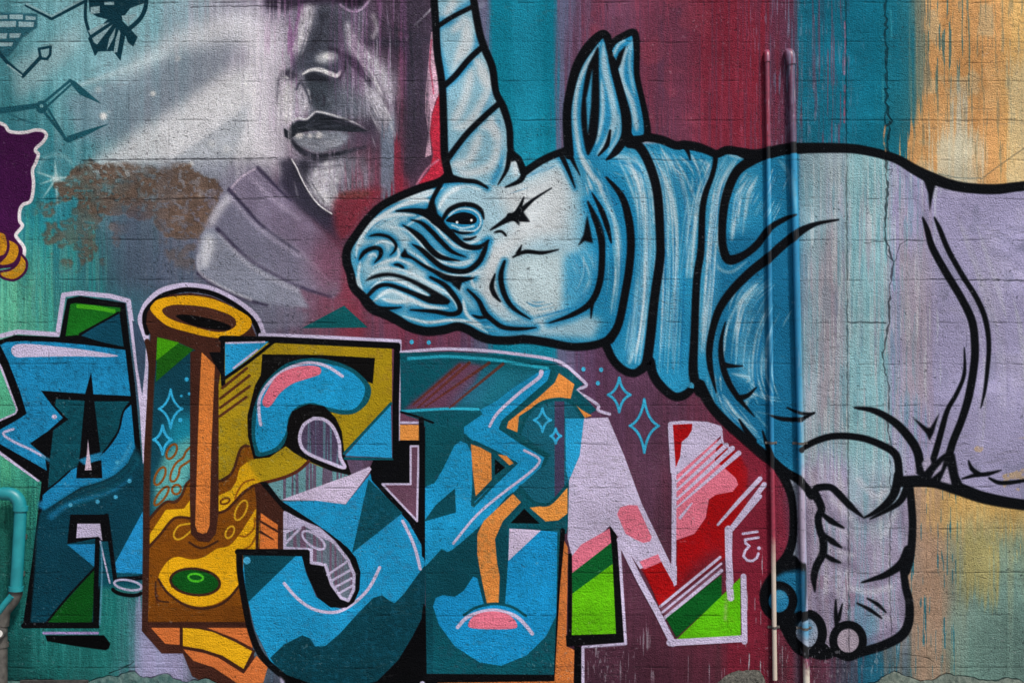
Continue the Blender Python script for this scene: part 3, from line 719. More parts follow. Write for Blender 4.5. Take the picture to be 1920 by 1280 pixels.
# blue of the head, neck and chest
F((38, 140, 184), '640,300 1498,255 1498,900 1300,760 1100,670 640,640', soft=2)
F((22, 104, 146), '1330,440 1498,420 1498,880 1440,860 1340,760', soft=10, a=.8)
F((22, 104, 144), '1425,300 1498,290 1498,830 1440,800 1436,560 1445,430', soft=14, a=.5)  # deeper blue between the pipes, their shade worked into the colour
F((170, 202, 216), '660,470 690,415 760,372 840,340 960,330 1045,290 1085,330 1095,400 1090,460 1120,500 1095,570 1030,610 940,612 860,560 760,590 690,545', soft=14, a=.95)
F((206, 212, 216), '930,350 990,340 1050,310 1070,360 1060,440 1000,450 960,480 930,540 960,600 900,560 905,470 960,430', soft=12, a=.9)
F((186, 206, 212), '950,490 1000,476 1060,474 1055,560 1030,600 990,596 960,560', soft=8, a=.9)
F((60, 160, 204), '1058,480 1120,460 1128,520 1100,575 1056,590', soft=7, a=.85)
for q in ('1185,300 1206,380 1204,560 1190,660', '1250,300 1258,420 1256,640', '1360,310 1340,400 1330,540 1318,650', '1405,340 1385,420', '1410,545 1390,620 1400,700'):
    L((104, 176, 208), q, 26, soft=14, a=.6)
for q, w, a in (('1178,300 1198,342 1210,390 1214,460 1206,560 1196,640 1180,680', 12, .75), ('1160,300 1180,345 1196,400 1198,470', 5, .5), ('1222,285 1252,350 1266,420 1266,560 1262,690', 7, .7), ('1215,275 1240,340 1250,400 1252,480', 5, .55),
                ('1240,280 1278,340 1290,420 1288,520', 8, .6), ('1262,290 1292,345 1305,380', 5, .6), ('1230,330 1244,420 1246,560 1240,660', 6, .5), ('1312,300 1328,312 1322,345 1308,380 1302,430 1296,520', 9, .75),
                ('1296,290 1306,310 1312,330', 5, .8), ('1378,300 1352,345 1340,400 1335,470 1328,560 1320,640', 8, .7), ('1395,345 1382,372 1376,420 1372,450', 9, .65), ('1420,330 1402,372 1398,410', 6, .5), ('1366,290 1378,294 1394,297', 5, .5),
                ('1420,532 1396,560 1384,600 1380,640', 8, .65), ('1400,545 1372,590 1356,640', 4, .45), ('1372,700 1404,708 1400,716', 6, .5), ('1352,740 1380,775 1420,810', 6, .5), ('1430,735 1405,745 1396,765', 7, .5), ('1300,540 1310,500 1322,470', 4, .3),
                ('1335,470 1345,500 1370,510 1400,490', 6, .35), ('1346,420 1350,470 1372,500', 5, .4), ('1440,560 1420,640 1430,700', 20, .18), ('1190,520 1186,600 1176,660', 7, .35), ('1460,300 1480,330 1490,400', 8, .25), ('1240,400 1244,500 1243,600', 10, .25),
                ('1130,270 1150,290 1180,296', 10, .5), ('1098,300 1110,330 1130,360 1150,420 1160,480 1156,560', 10, .55), ('1112,420 1124,460 1126,480', 4, .6), ('1140,380 1158,430 1164,500', 8, .4)):
    L((190, 214, 224), q, w, soft=max(3, w * .5), a=min(.95, a * 1.25), t0=.3, t1=.3)
HB = (BLUE, 15, 9, .9)                     # airbrushed blue beside the black lines of the head
HS = (BLUE, 9, 6, .85)
def K_(pts, w, parent=None, t0=0, t1=0, halo=None, name='contour_line'):
    return L(BK, pts, w, name, t0=t0, t1=t1, parent=parent, halo=halo, soft=1.9)
for i, (q, n, s) in enumerate((('1150,290 1185,310 1204,370 1206,460 1204,560 1188,680', 60, 10), ('1228,275 1252,330 1264,420 1264,540 1256,700', 80, 20), ('1270,290 1300,320 1306,360', 24, 12), ('1330,296 1312,340 1298,400 1282,520', 40, 9), ('1378,294 1350,350 1338,430 1330,540 1318,660', 60, 7),
        ('1410,330 1388,370 1380,440', 34, 12), ('1460,320 1440,370 1420,410', 26, 18), ('1440,520 1400,560 1384,620 1376,690', 44, 14), ('1470,560 1440,620 1430,700 1450,760', 40, 18), ('1352,740 1390,790 1440,850', 26, 10), ('1340,700 1350,760 1400,820', 20, 6), ('1400,720 1420,740 1470,750', 20, 12),
        ('1100,300 1130,360 1152,430 1158,510 1150,590', 50, 10), ('1090,300 1110,340 1120,380', 20, 8), ('1120,470 1118,530 1090,580', 24, 12), ('940,350 1000,330 1050,305', 16, 8), ('900,610 980,606 1080,580', 20, 6), ('670,470 700,420 770,380 840,350', 30, 9), ('950,560 1000,590 1060,580', 12, 12), ('1150,300 1190,320 1205,360', 20, 8))):
    brush(q, n, s, PB, seed=70 + i)
brush('1080,470 1100,520 1080,570', 24, 14, [(150, 198, 218), (24, 124, 178)], seed=120)
PR_ = [(188, 184, 208), (206, 212, 216), (150, 150, 170), (130, 124, 150)]
for i, (q, n, s) in enumerate((('1550,310 1548,500 1552,700', 18, 30), ('1625,330 1628,520 1630,720', 14, 22), ('1700,340 1712,520 1715,720', 14, 24), ('1540,860 1560,1000 1550,1180', 34, 24), ('1640,860 1640,1000 1640,1160', 34, 24), ('1800,380 1880,640 1880,860', 30, 30))):
    brush(q, n, s, PR_, (4, 12), (.12, .3), seed=140 + i)
rwash(sstep(.74, .80, vnoise(CH, CW, 90, 3.4, 1, 44)) * band(1500, 1760, 290, 900, 6, 30), (204, 214, 218), .4)
rwash(sstep(.74, .80, vnoise(CH, CW, 80, 4, 1, 45)) * band(1500, 1720, 330, 1200, 6, 30), (100, 158, 174), .3)
F((198, 210, 216), '925,606 1000,602 1090,584 1128,600 1112,634 1020,630 940,622', soft=6, a=.7)
# halos first, then the white ridges of the snout, then its lines
Q = []
def KQ(pts, w, parent=None, t0=0, t1=0, halo=None): Q.append((pts, w, parent, t0, t1))
def ridges():
    for q, w in RIDGES:
        L((210, 226, 234), q, w * .85, soft=3, a=.95, t0=.25, t1=.25)
RIDGES = (('668,482 672,455 690,428 720,403 760,381 800,367 832,352', 8), ('700,460 720,452 742,462 748,478 735,492', 6), ('757,428 790,408 812,420 832,442 855,462 884,470', 6), ('726,424 762,432 785,452 802,474 826,490 860,497 886,492', 6),
             ('765,470 790,485 812,505 846,516 884,513 905,500', 6), ('676,490 672,520 680,545', 6), ('690,520 712,504 742,504 770,512 800,528 832,545 850,562 858,580', 6), ('695,540 720,524 750,528 790,548 805,556', 7), ('700,565 730,545 760,556 800,574 840,578', 9),
             ('755,592 800,604 845,600 880,604 915,624', 7), ('846,356 876,347 905,356', 10), ('822,392 838,366 862,354', 8), ('846,400 868,392 892,400 898,418 880,432', 5), ('690,480 700,476 706,482', 5), ('768,370 800,376 812,388', 7), ('858,452 880,456 900,448', 6),('684,425 712,410 745,402 780,404', 9), ('735,378 780,366 815,356', 9), ('742,388 775,380 803,374', 6), ('668,520 674,545 690,556', 7), ('716,560 745,566 770,562', 8), ('890,540 884,520 905,508', 6), ('868,560 876,590 905,612', 8), ('700,500 725,490 745,486 775,498', 6), ('812,466 840,484 866,492 890,486', 5))
# snout lines
H = head
KQ('692,443 710,440 730,445 742,458 740,470 731,479', 6, H, .2, .4, HS)
KQ('673,488 683,473 700,465 713,468 713,480 702,493', 8, H, .2, .3, HS)
KQ('738,496 748,497 758,503', 6, H, .4, .3, HS)
KQ('743,396 773,395 798,400 820,414 840,434 860,453 878,463 900,463 916,451', [3, 9, 15, 20, 14, 11, 10, 9, 4], H, halo=HS)
KQ('826,347 813,370 808,392 815,412', [9, 8, 12, 16], H, halo=HS)
KQ('770,412 790,418 808,433 827,453 848,472 874,482', 9, H, .4, .35, HS)
KQ('755,422 773,433 790,447 807,467 827,482 862,489', 11, H, .4, .3, HS)
KQ('773,458 790,468 807,483 828,500 853,508 877,507 897,492 907,473 915,453', 10, H, .2, .15, HS)
KQ('757,478 773,484 793,497 815,509 838,521 862,524 889,521', [10, 5, 6, 8, 12, 12, 2], H, halo=HS)
mouth = F(None, smooth(P('684,527 703,515 728,511 758,517 790,531 816,545 842,561 840,569 810,566 786,556 800,556 807,553 790,541 757,524 728,518 703,522'), True, 3), 'mouth', soft=1)
KQ('690,554 707,538 728,534 757,543 782,553 807,563 838,568', [7, 8, 7, 8, 9, 12, 6], mouth, halo=HS)
KQ('807,520 832,533 848,550 861,570 861,584 845,589 815,584 770,581', [5, 9, 10, 9, 10, 9, 8, 3], mouth, halo=HS)
KQ('752,576 733,578 712,578', [2, 6, 8], mouth)
KQ('877,543 897,563 909,587 923,600 940,612 960,616 985,616 1005,614', [4, 8, 11, 9, 9, 8, 6, 2], H, halo=HS)
KQ('885,590 898,595 912,594', 6, H, .5, 0)
for q in Q:
    pp = smooth(P(q[0]), False, 5); ww = list(np.interp(np.linspace(0, 1, len(pp)), np.linspace(0, 1, len(q[1])), q[1])) if isinstance(q[1], list) else taperw(len(pp), q[1], q[3], q[4])
    blend(*stroke_mask(pp, [v + 12 for v in ww], 7), BLUE, .92)
ridges()
for q in Q: K_(q[0], q[1], q[2], q[3], q[4])
F(BK, '759,465 766,480 752,480', 'contour_line', soft=1, parent=H)
F(BK, '838,518 887,522 866,530 862,545 850,535', 'contour_line', soft=1, parent=H)
F(BK, smooth(P('684,527 703,515 728,511 758,517 790,531 816,545 842,561 840,569 810,566 786,556 800,556 807,553 790,541 757,524 728,518 703,522'), True, 3), soft=1)
F(BK, '798,392 808,386 812,372 817,387 821,402 829,413 846,430 860,448 845,441 825,421 808,406 790,401', 'contour_line', soft=1, parent=H)
# eye
eye = F((36, 140, 188), '832,412 845,394 866,385 888,388 902,398 905,420 892,440 866,440 846,430', 'eye', sm=True, soft=1)
L((206, 222, 230), '842,404 858,393 880,392 897,402 901,420 888,433 862,432', 3.5, soft=1.5, a=.9)
F(BK, '836,414 849,403 868,398 886,402 894,411 890,419 872,421 850,418', 'pupil', sm=True, parent=eye)
L((190, 220, 232), '848,422 866,428 888,424', 4, soft=1.5, a=.9)
for x, y in ((857, 417), (884, 413)): F((230, 240, 244), ell(x, y, 2.6, 2.6), 'glint', soft=.8, parent=eye)
K_('830,412 842,394 864,384 887,385 902,395 907,410', [6, 9, 9, 9, 8, 3], eye)
K_('846,430 864,437 888,436', 5, eye, .2, .4); K_('868,449 882,448 894,443', 5, eye, .2, .5)
K_('836,340 857,338 882,338 900,343 914,353', [8, 9, 9, 7, 3], H, halo=HS)
# brow star, cheek
F(BK, '983,369 977,391 1001,375 981,397 993,414 973,412 974,424 964,414 940,419 926,429 950,405 970,395', 'contour_line', soft=1, parent=H)
K_('1034,353 1002,373 980,392 966,408', [2, 5, 9, 14], H); K_('982,370 974,390 964,408', [2, 8, 12], H); K_('992,415 972,411 956,405', [2, 9, 12], H); K_('968,402 944,416 920,431', [12, 9, 3], H)
K_('926,436 940,434 950,443', 5, H, .3, .2)
K_('1047,468 1017,474 985,472 962,482', [2, 7, 8, 3], H); K_('978,460 972,474', [2, 9], H)
K_('946,490 939,518 945,550 962,577 994,598', [5, 10, 10, 8, 2], H, halo=HS)
K_('928,514 922,536 927,552 938,565', [3, 9, 9, 3], H)
K_('1102,378 1115,407 1125,433 1129,470 1125,527 1108,567 1073,590 1030,605', [3, 12, 15, 12, 12, 12, 9, 2], H, halo=HB)
K_('1110,362 1127,393 1138,423 1146,455', [2, 10, 10, 3], H, halo=HS)
F(BK, '1101,402 1112,456 1096,452 1083,462 1094,440', 'contour_line', soft=1, parent=H); K_('1110,568 1108,596', [8, 2], H)
K_('1053,292 1067,323 1078,352', [10, 7, 2], H, halo=HS); K_('1072,298 1087,328', [8, 2], H)
K_('1137,333 1165,367 1178,407 1183,453 1180,500 1173,544 1160,607 1143,636', [4, 12, 15, 15, 15, 15, 15, 18], H, halo=HB)
# neck and chest lines
CLIP[0] = None
K_('1180,268 1197,274 1212,296 1226,333 1234,375 1238,453 1237,490 1227,560 1220,627 1213,676 1205,692', [20, 18, 17, 17, 17, 16, 17, 17, 18, 18, 14], folds[0])
K_('1137,648 1150,675 1170,694 1190,699 1207,688 1218,676 1224,700 1238,722 1262,742 1282,741 1300,726', [16, 15, 15, 15, 16, 18, 17, 17, 16, 16, 14], folds[0])
K_('1342,290 1340,310 1334,333 1323,362 1317,395 1315,453 1313,480 1306,527 1302,627 1300,700 1312,735', [10, 9, 9, 11, 12, 13, 14, 14, 15, 18, 18], folds[1])
K_('1283,272 1290,285 1294,300', [12, 7, 2], folds[1]); F((60, 160, 200), '1290,726 1296,716 1304,722 1300,728', soft=.6)
K_('1422,294 1392,312 1377,329 1365,357 1357,390 1354,430 1355,460 1362,483 1374,487 1397,477 1420,458 1443,428 1473,410 1490,404', [20, 18, 17, 17, 16, 15, 15, 17, 18, 14, 14, 12, 9, 2], chest)
K_('1572,412 1530,420 1497,436 1467,460 1440,484 1407,510 1373,544 1350,577 1337,614 1330,654 1332,690 1343,736', [3, 8, 16, 17, 18, 17, 16, 15, 13, 13, 11, 2], chest)
K_('1360,604 1352,640 1353,674 1363,710 1383,744 1414,780', [2, 8, 11, 12, 10, 2], chest); K_('1357,684 1372,686 1392,686', [12, 7, 2], chest); K_('1386,746 1402,741 1418,726', [12, 8, 2], chest)
K_('1443,778 1467,785 1500,785 1527,773', [3, 8, 9, 3], chest); K_('1476,764 1500,774 1526,775', [3, 6, 3], chest)
K_('1386,786 1398,806 1412,826', [3, 9, 14], chest); K_('1430,808 1437,832 1444,852', [3, 7, 10], chest)
CLIP[0] = M
for q, w in (('1545,930 1556,960 1580,985', 14), ('1550,1000 1566,1020 1590,1030', 14), ('1548,1040 1570,1056 1600,1060', 14), ('1700,1040 1680,1070 1640,1092', 18), ('1560,1120 1568,1180', 18), ('1510,960 1515,1050 1510,1120', 16), ('1690,950 1698,1020', 12), ('1530,1110 1540,1160', 16), ('1680,1180 1620,1205', 14), ('1600,950 1620,975 1650,965', 14), ('1690,1100 1694,1160', 12)):
    L((112, 102, 128), q, w, soft=9, a=.55)
for q, w in (('1560,935 1580,955 1596,970', 7), ('1565,985 1590,1000', 6), ('1570,1032 1600,1040', 6), ('1660,1000 1680,960', 10), ('1590,1100 1630,1110 1670,1100', 10), ('1640,1150 1670,1160', 8), ('1610,900 1640,930 1660,920', 12), ('1550,1080 1548,1110', 7)):
    L((204, 204, 216), q, w, soft=5, a=.5)
CLIP[0] = None
# back, chest front, belly
K_('1067,281 1040,290 1013,303 985,322', 14, head); K_('1150,268 1168,262 1190,257 1217,258 1242,263 1267,273 1283,272 1308,276 1328,283 1344,289 1362,282 1383,284 1413,292 1442,287 1483,279 1580,278 1630,284 1680,298 1713,317 1747,334 1797,350 1863,355 1920,349 2060,338 2215,332', [20, 17, 17, 16, 16, 16, 17, 17, 15, 15, 16, 16, 24, 22, 21, 18, 17, 17, 19, 22, 19, 19, 18, 18, 18], body, name='back_outline')
F(BK, '1728,328 1756,338 1750,362 1743,398 1740,362', 'contour_line', soft=1, parent=body)
K_('1730,408 1738,430 1748,464 1773,510 1803,560 1823,604 1828,654 1825,694 1816,744 1803,787 1787,827 1776,860 1755,890', [3, 10, 13, 14, 14, 15, 15, 15, 15, 14, 14, 15, 18], hind)
K_('1752,408 1762,430 1777,467 1803,514 1830,557 1847,597 1854,644 1851,694 1846,734 1839,764', [3, 9, 10, 10, 10, 10, 9, 8, 6, 2], hind)
K_('1808,652 1808,700 1794,737 1777,767 1767,800 1757,837 1744,880', [2, 7, 8, 9, 11, 12, 12], hind)
F(BK, '1709,780 1738,801 1744,802 1762,772 1750,812 1743,826 1736,812', 'contour_line', soft=1, parent=body)
K_('1603,764 1640,770 1677,791 1703,818 1720,846 1726,880', [4.0, 11.5, 14.5, 16.5, 16.5, 16.5], leg, name='knee_line')
K_('1500,842 1533,825 1567,817 1613,820 1653,834 1680,853 1686,890', [10.5, 12.5, 12.5, 12.5, 13.5, 14.5, 14.5], leg, name='knee_line')
K_('1690,902 1747,902 1797,916 1847,933 1920,946 2060,962 2215,970', [20, 22, 24, 22, 20, 19, 18], body, name='belly_outline')
F(BK, '1716,886 1748,868 1770,850 1790,850 1797,890 1810,918 1750,908', 'contour_line', soft=1, parent=body)
F((166, 160, 186), '1770,862 1765,880 1745,897 1753,882', soft=1.2); F((166, 160, 186), '1776,872 1784,908 1763,902', soft=1.2); F((166, 160, 186), '1741,852 1747,868 1733,884 1728,868', soft=1.5)
K_('1816,864 1822,878 1834,888', [3, 8, 10], hind); K_('1804,897 1830,890 1852,888 1877,881', [3, 8, 8, 2], hind); K_('1855,896 1872,904 1895,904 1935,898', [4, 8, 8, 5], hind)
K_('1312,722 1333,760 1360,790 1390,817 1425,847 1455,872 1477,910 1486,946 1487,1003 1477,1040 1458,1064', [22, 18, 18, 18, 20, 19, 16, 14, 15, 18, 20], chest, name='chest_outline')
K_('1453,870 1475,886 1497,899 1522,928', [18.5, 16.5, 15.5, 16.5], leg)
K_('1527,923 1533,914 1557,913 1573,926 1593,947 1618,969', [12.5, 13.5, 12.5, 13.5, 12.5, 3.0], leg); K_('1684,890 1678,921 1664,942 1640,960 1620,970', [16.5, 16.5, 14.5, 8.5, 3.0], leg); K_('1700,915 1690,936 1672,951 1632,972', [14.5, 12.5, 9.5, 3.0], leg)
K_('1527,923 1540,952 1534,970 1537,993 1543,1010 1543,1036 1531,1060 1526,1082 1528,1108', [16.5, 14.5, 13.5, 13.5, 14.5, 14.5, 14.5, 12.5, 3.0], leg)
K_('1541,962 1558,976 1582,989', [6.5, 11.5, 3.0], leg); K_('1545,1002 1560,1014 1578,1026', [6.5, 11.5, 3.0], leg); K_('1546,1039 1560,1048 1576,1054', [6.5, 9.5, 3.0], leg)
K_('1702,1030 1690,1056 1664,1075 1640,1084 1616,1091', [16.5, 16.5, 12.5, 8.5, 3.0], leg)
K_('1567,1124 1567,1150 1570,1176', [3.0, 7.5, 9.5], leg); K_('1579,1132 1572,1160', [3.0, 8.5], leg); K_('1607,1130 1632,1143 1653,1158', [3.0, 7.5, 3.0], leg); K_('1626,1121 1645,1132 1661,1147', [3.0, 7.5, 3.0], leg)
K_('1704,900 1708,936 1711,986 1707,1040 1698,1070', [14.5, 14.5, 14.5, 15.5, 17.5], leg, name='leg_outline')
K_('1694,1068 1698,1100 1705,1130 1703,1168 1688,1192 1653,1210 1613,1222 1590,1229 1567,1221 1540,1227 1508,1214 1488,1197', [13.5, 14.5, 15.5, 17.5, 18.5, 17.5, 17.5, 18.5, 18.5, 18.5, 19.5, 22.5], leg, name='foot_outline')
# toes
F(BK, smooth(P('1487,1040 1460,1060 1436,1084 1424,1112 1431,1142 1456,1160 1484,1170 1505,1150 1509,1062 1500,1052'), True, 4), soft=1.2)
F((30, 110, 150), '1447,1086 1470,1072 1506,1066 1506,1150 1488,1146 1482,1110 1462,1090', soft=3)
def toe(cx, cy, rx, ry, fill, w, label=None):
    t = F(fill, ell(cx, cy, rx, ry), 'toe', soft=1, parent=leg, label=label)
    L(BK, ell(cx, cy, rx, ry) + [ell(cx, cy, rx, ry)[0]], w, 'nail_outline', sm=False, soft=1.3, parent=RH)
    return t
toe(1460, 1126, 27, 29, (36, 122, 166), 16); F((90, 160, 190), ell(1462, 1114, 12, 8), soft=5, a=.6)
toe(1513, 1186, 29, 36, (140, 152, 172), 17); F((50, 130, 170), '1496,1168 1512,1160 1524,1172 1514,1196 1500,1186', soft=5, a=.7)
toe(1590, 1200, 28, 30, (168, 156, 172), 15)
L((196, 186, 190), '1520,1100 1512,1126', 6, soft=4, a=.3)
L(BK, '1446,1152 1470,1172 1490,1205 1520,1222', [14, 20, 20, 16], soft=1.5); L(BK, '1545,1212 1556,1222 1566,1216', 14, soft=1.5)
# outer head outline
K_('842,326 824,341 790,352 750,368 716,386 690,410 668,440 652,466 650,490 657,513 663,538 679,555 690,569 702,580 722,588 745,600 768,613 800,621 833,618 857,612 878,618 899,630 923,637 957,638 985,636 1023,641 1073,650 1117,646 1146,634', [14, 15, 15, 15, 15, 15, 15, 16, 17, 16, 16, 17, 20, 20, 19, 18, 17, 17, 17, 16, 16, 17, 16, 16, 16, 16, 15, 15, 14], head, name='head_outline')
# ears
earL = F((40, 140, 186), '1067,285 1063,217 1070,167 1083,123 1103,90 1127,66 1137,70 1143,97 1150,133 1160,173 1170,217 1170,253 1153,283 1120,300', 'ear', sm=True)
for q, w, a in (('1124,84 1102,118 1084,160 1078,215 1084,270 1092,300 1108,330', 8, .8), ('1131,82 1134,130 1146,180 1152,225 1140,262 1120,290', 12, .7), ('1128,150 1130,215 1118,270', 7, .75), ('1160,215 1158,255 1140,288', 6, .6), ('1090,290 1104,322 1130,350', 9, .6)):
    L((200, 216, 224), q, w, soft=4, a=a, t0=.2, t1=.2)
F(BK, '1122,89 1112,105 1100,133 1091,187 1090,233 1100,289 1110,280 1120,252 1124,200 1123,133', 'ear_hollow', sm=True, soft=1, parent=earL)
F((60, 150, 190), '1111,128 1099,187 1102,254 1108,200', soft=1.2)
K_('1144,245 1138,272 1122,292', [4, 9, 3], earL)
K_('1067,290 1063,217 1070,167 1083,123 1103,90 1126,66 1138,70 1144,97 1151,133 1162,173 1172,217 1172,256 1155,284 1137,300', [18, 16, 16, 18, 20, 16, 16, 12, 12, 14, 15, 16, 14, 3], earL, name='ear_outline')
earR = F((34, 136, 184), '1147,84 1167,70 1190,62 1194,93 1194,140 1204,187 1211,227 1211,253 1190,258 1177,227 1168,187 1158,140 1152,110', 'ear', sm=True)
for q, w, a in (('1180,84 1168,110 1166,150 1184,190 1192,230 1194,245', 10, .75), ('1186,75 1180,120 1190,180', 5, .6), ('1150,104 1160,84 1172,76', 5, .8)):
    L((200, 216, 224), q, w, soft=4, a=a, t0=.2, t1=.2)
F(BK, '1174,85 1160,100 1150,124 1152,140 1163,122', 'ear_hollow', soft=1, parent=earR)
K_('1143,92 1152,78 1167,69 1189,62 1194,93 1194,140 1204,187 1212,227 1212,256 1190,262 1172,262', [10, 12, 13, 14, 12, 11, 11, 12, 14, 14, 16], earR, name='ear_outline')
K_('1150,112 1155,138 1166,180 1176,222 1174,260', [8, 12, 14, 16, 18], earR)
# horn
hp = '813,-70 817,43 820,100 830,160 832,233 833,293 842,327 870,336 905,346 945,350 975,340 980,320 970,296 957,283 954,240 944,200 930,173 923,127 907,90 897,57 887,0 878,-70'
horn = F((140, 188, 208), hp, 'horn')
C2 = cover(P(hp)); M2 = np.zeros((CH, CW), np.float32); M2[C2[1]:C2[1] + C2[0].shape[0], C2[2]:C2[2] + C2[0].shape[1]] = C2[0]; CLIP[0] = M2
for q in ('825,40 850,28 880,8', '838,150 820,60 860,40', '835,285 832,180 850,150 890,105', '842,300 870,262 925,205', '930,230 940,300 925,340', '850,150 885,112 895,70', '905,210 925,160 922,130'):
    L((36, 140, 190), q, 11, soft=7, a=.8)
for q in ('835,-40 850,0 835,30', '848,60 870,40 876,60 850,130', '870,52 880,80 862,110', '890,110 905,130 915,170 880,230 850,240', '885,130 870,190 850,230', '900,130 912,160', '900,240 925,240 935,270 920,310 880,325 860,320', '920,220 932,260', '850,310 880,300 900,250', '950,310 965,300 968,330'):
    L((206, 216, 222), q, 17, soft=8, a=.85, t0=.2, t1=.2)
CLIP[0] = None
K_('812,-70 814,0 817,43 820,100 829,160 832,233 834,293 843,332', [14, 14, 14, 14, 14, 14, 15, 15], horn, name='horn_outline')
K_('878,-70 888,0 898,57 908,90 923,127 930,173 943,200 955,240 958,285 972,298 981,322', [14, 14, 14, 14, 14, 13, 14, 13, 12, 12, 14], horn, name='horn_outline')
for q, w in (('818,52 847,33 888,12', 9), ('832,162 853,143 880,111 905,88', 11), ('838,300 873,254 907,220 934,196', 11)):
    K_(q, w, horn, name='spiral_ring')
K_('838,330 867,338 893,341 914,352', [12, 9, 8, 3], horn); K_('955,290 950,318 934,346', [10, 8, 2], horn); K_('984,318 976,338 948,351', [12, 10, 3], horn)
F(BK, '950,284 966,284 972,300 958,304', soft=1)
# ---------------------------------------------------------------- graffiti letters
LAV = (200, 190, 222)
CY = (28, 150, 204)
TEAL = (10, 74, 90)
DK = (8, 9, 13)
BRN = (66, 36, 28)
LG = 'letters of the graffiti word'
GR = dict(grain=.25)
# --- A
thing('graffiti_letter', 'blue and dark teal letter A with heavy black outline, first of the graffiti word', 'graffiti letter', (110, 1180), LG)
for q, w in (('0,630 33,622 108,627 119,553 146,549 207,555 241,564 247,607 258,694 266,747', 9), ('-40,600 0,682 33,766 31,775 0,789 -40,805', 6), ('-30,830 0,848 42,878 72,899', 7)):
    L(LAV, q, w, 'outline_glow', sm=False)
F(DK, '-80,640 0,637 30,628 112,632 126,560 150,555 235,568 243,640 253,720 262,820 272,920 274,1085 214,1089 203,1035 198,1012 190,1012 186,1177 42,1177 60,1053 78,903 70,897 0,845 -60,815 -60,800 0,790 30,776 34,768 5,690 -20,640', 'outline')
F((22, 104, 28), '132,570 143,568 227,577 224,587 147,628 123,630', 'cap_fill'); L((66, 164, 30), '147,574 180,577 213,583', 8, 'cap_shine')
F((13, 70, 92), '224,587 232,650 186,640 152,629 190,605', 'cap_fill'); L(DK, '150,626 172,614 192,603 212,592 222,586', 4)
F((28, 136, 188), '0,646 12,641 47,639 101,641 160,646 235,656 245,742 160,738 77,732 98,760 118,783 90,808 56,831 84,854 88,882 50,860 0,832 -60,800 -60,796 0,805 37,784 50,775 37,732 14,674', 'arm_fill', **GR)
F(LAV, '21,656 30,646 60,645 141,653 200,662 222,667 200,669 141,668 60,669 30,669', 'shine', sm=True)
L((188, 184, 220), '25,804 6,812 23,826 59,843 84,857', 5, 'shine'); L((40, 130, 170), '80,856 100,866 120,876', 6, soft=3, a=.8)
F(LAV, ell(102, 781, 5, 4.5), 'shine_dot')
F((10, 74, 88), '105,748 160,751 175,752 244,752 231,771 221,808 195,845 165,862 131,881 90,916 94,857 100,806 128,786 103,760', 'stem_fill', **GR)
F(DK, '171,697 175,737 190,860 191,896 143,896 150,850 160,737', 'counter')
wave = F((24, 130, 182), '246,758 231,772 221,812 195,846 165,864 131,882 106,904 80,928 80,960 112,938 150,914 190,902 215,890 240,868 253,838', 'wave', soft=.8)
F((11, 74, 92), '253,838 236,872 206,896 160,910 120,932 78,962 68,1000 70,1100 268,1100 268,860', soft=5)
F((9, 62, 80), '80,955 74,965 57,1166 176,1166 180,1012 127,1018 133,972 201,968 214,1060 268,1062 272,860 252,880 200,930 140,950', 'leg_fill', soft=1)
L((30, 132, 184), '80,946 112,926 150,906 196,893 226,872 246,838', [16, 12, 9, 8, 10, 14], soft=5, a=.9)
L((30, 132, 184), '96,968 130,944 180,930 215,918 245,896', [12, 8, 6, 5, 3], soft=5, a=.6); L((8, 56, 74), '90,955 150,926 200,910 236,888 252,862', 5, soft=3, a=.8)
L((90, 170, 200), '214,880 232,858 246,830', 5, soft=4, a=.4)
L(DK, '244,754 231,772 221,810 195,846 165,864', 3.5); L(DK, '131,882 108,903 88,918', 3)
F(DK, '145,872 190,862 192,896 143,896', 'counter', soft=.6); F((34, 126, 170), '147,862 170,852 194,846 186,860 160,872', soft=1)
F((206, 186, 206), '165,822 168,850 172,881 159,881 163,850', 'counter_shine')
for x, y in ((220, 866), (243, 901), (217, 931), (183, 940), (132, 946)): F((70, 166, 206), ell(x, y, 4, 4), 'paint_dot')
F(DK, '132,964 202,964 206,1014 190,1014 184,1008 126,1019', 'notch'); F((192, 182, 214), '145,981 188,981 192,1013 183,1006 143,1008', 'notch_fill')
F((30, 134, 190), '126,1020 184,1019 182,1066', 'flap'); F((10, 80, 24), '178,1066 173,1166 87,1166', 'foot_fill')
F((34, 144, 204), '268,958 268,1075 217,1073 213,1060', 'foot_fill', **GR)
L(DK, '200,966 210,1040 216,1086 270,1082', 8, sm=False); L(DK, '183,1010 180,1100 179,1170 44,1172', 9, sm=False); L(DK, '86,1168 130,1115 180,1062', 4)
L(LAV, '188,1014 197,1055 206,1092', 3, 'outline_glow'); L((90, 150, 180), '190,1016 191,1080 187,1170', 3, soft=1, a=.8)
thing('painted_ring', 'small pale lilac oval ring beside the foot of the blue letter A', 'mural', (240, 1115))
L(DK, ell(238, 1106, 27, 9, 8)[1:14], 7, soft=1); L((186, 182, 214), ell(240, 1096, 26, 9, 10) + [ell(240, 1096, 26, 9, 10)[0]], 4.5, 'ring', sm=False)
thing('painted_bar', 'slim black wedge with a lilac top edge below the letter A', 'mural', (145, 1216))
F((3, 4, 6), '85,1190 195,1190 207,1206 204,1215 198,1218 140,1210 88,1201', 'wedge'); L((160, 140, 196), '82,1186 183,1186', 5, 'top_edge')

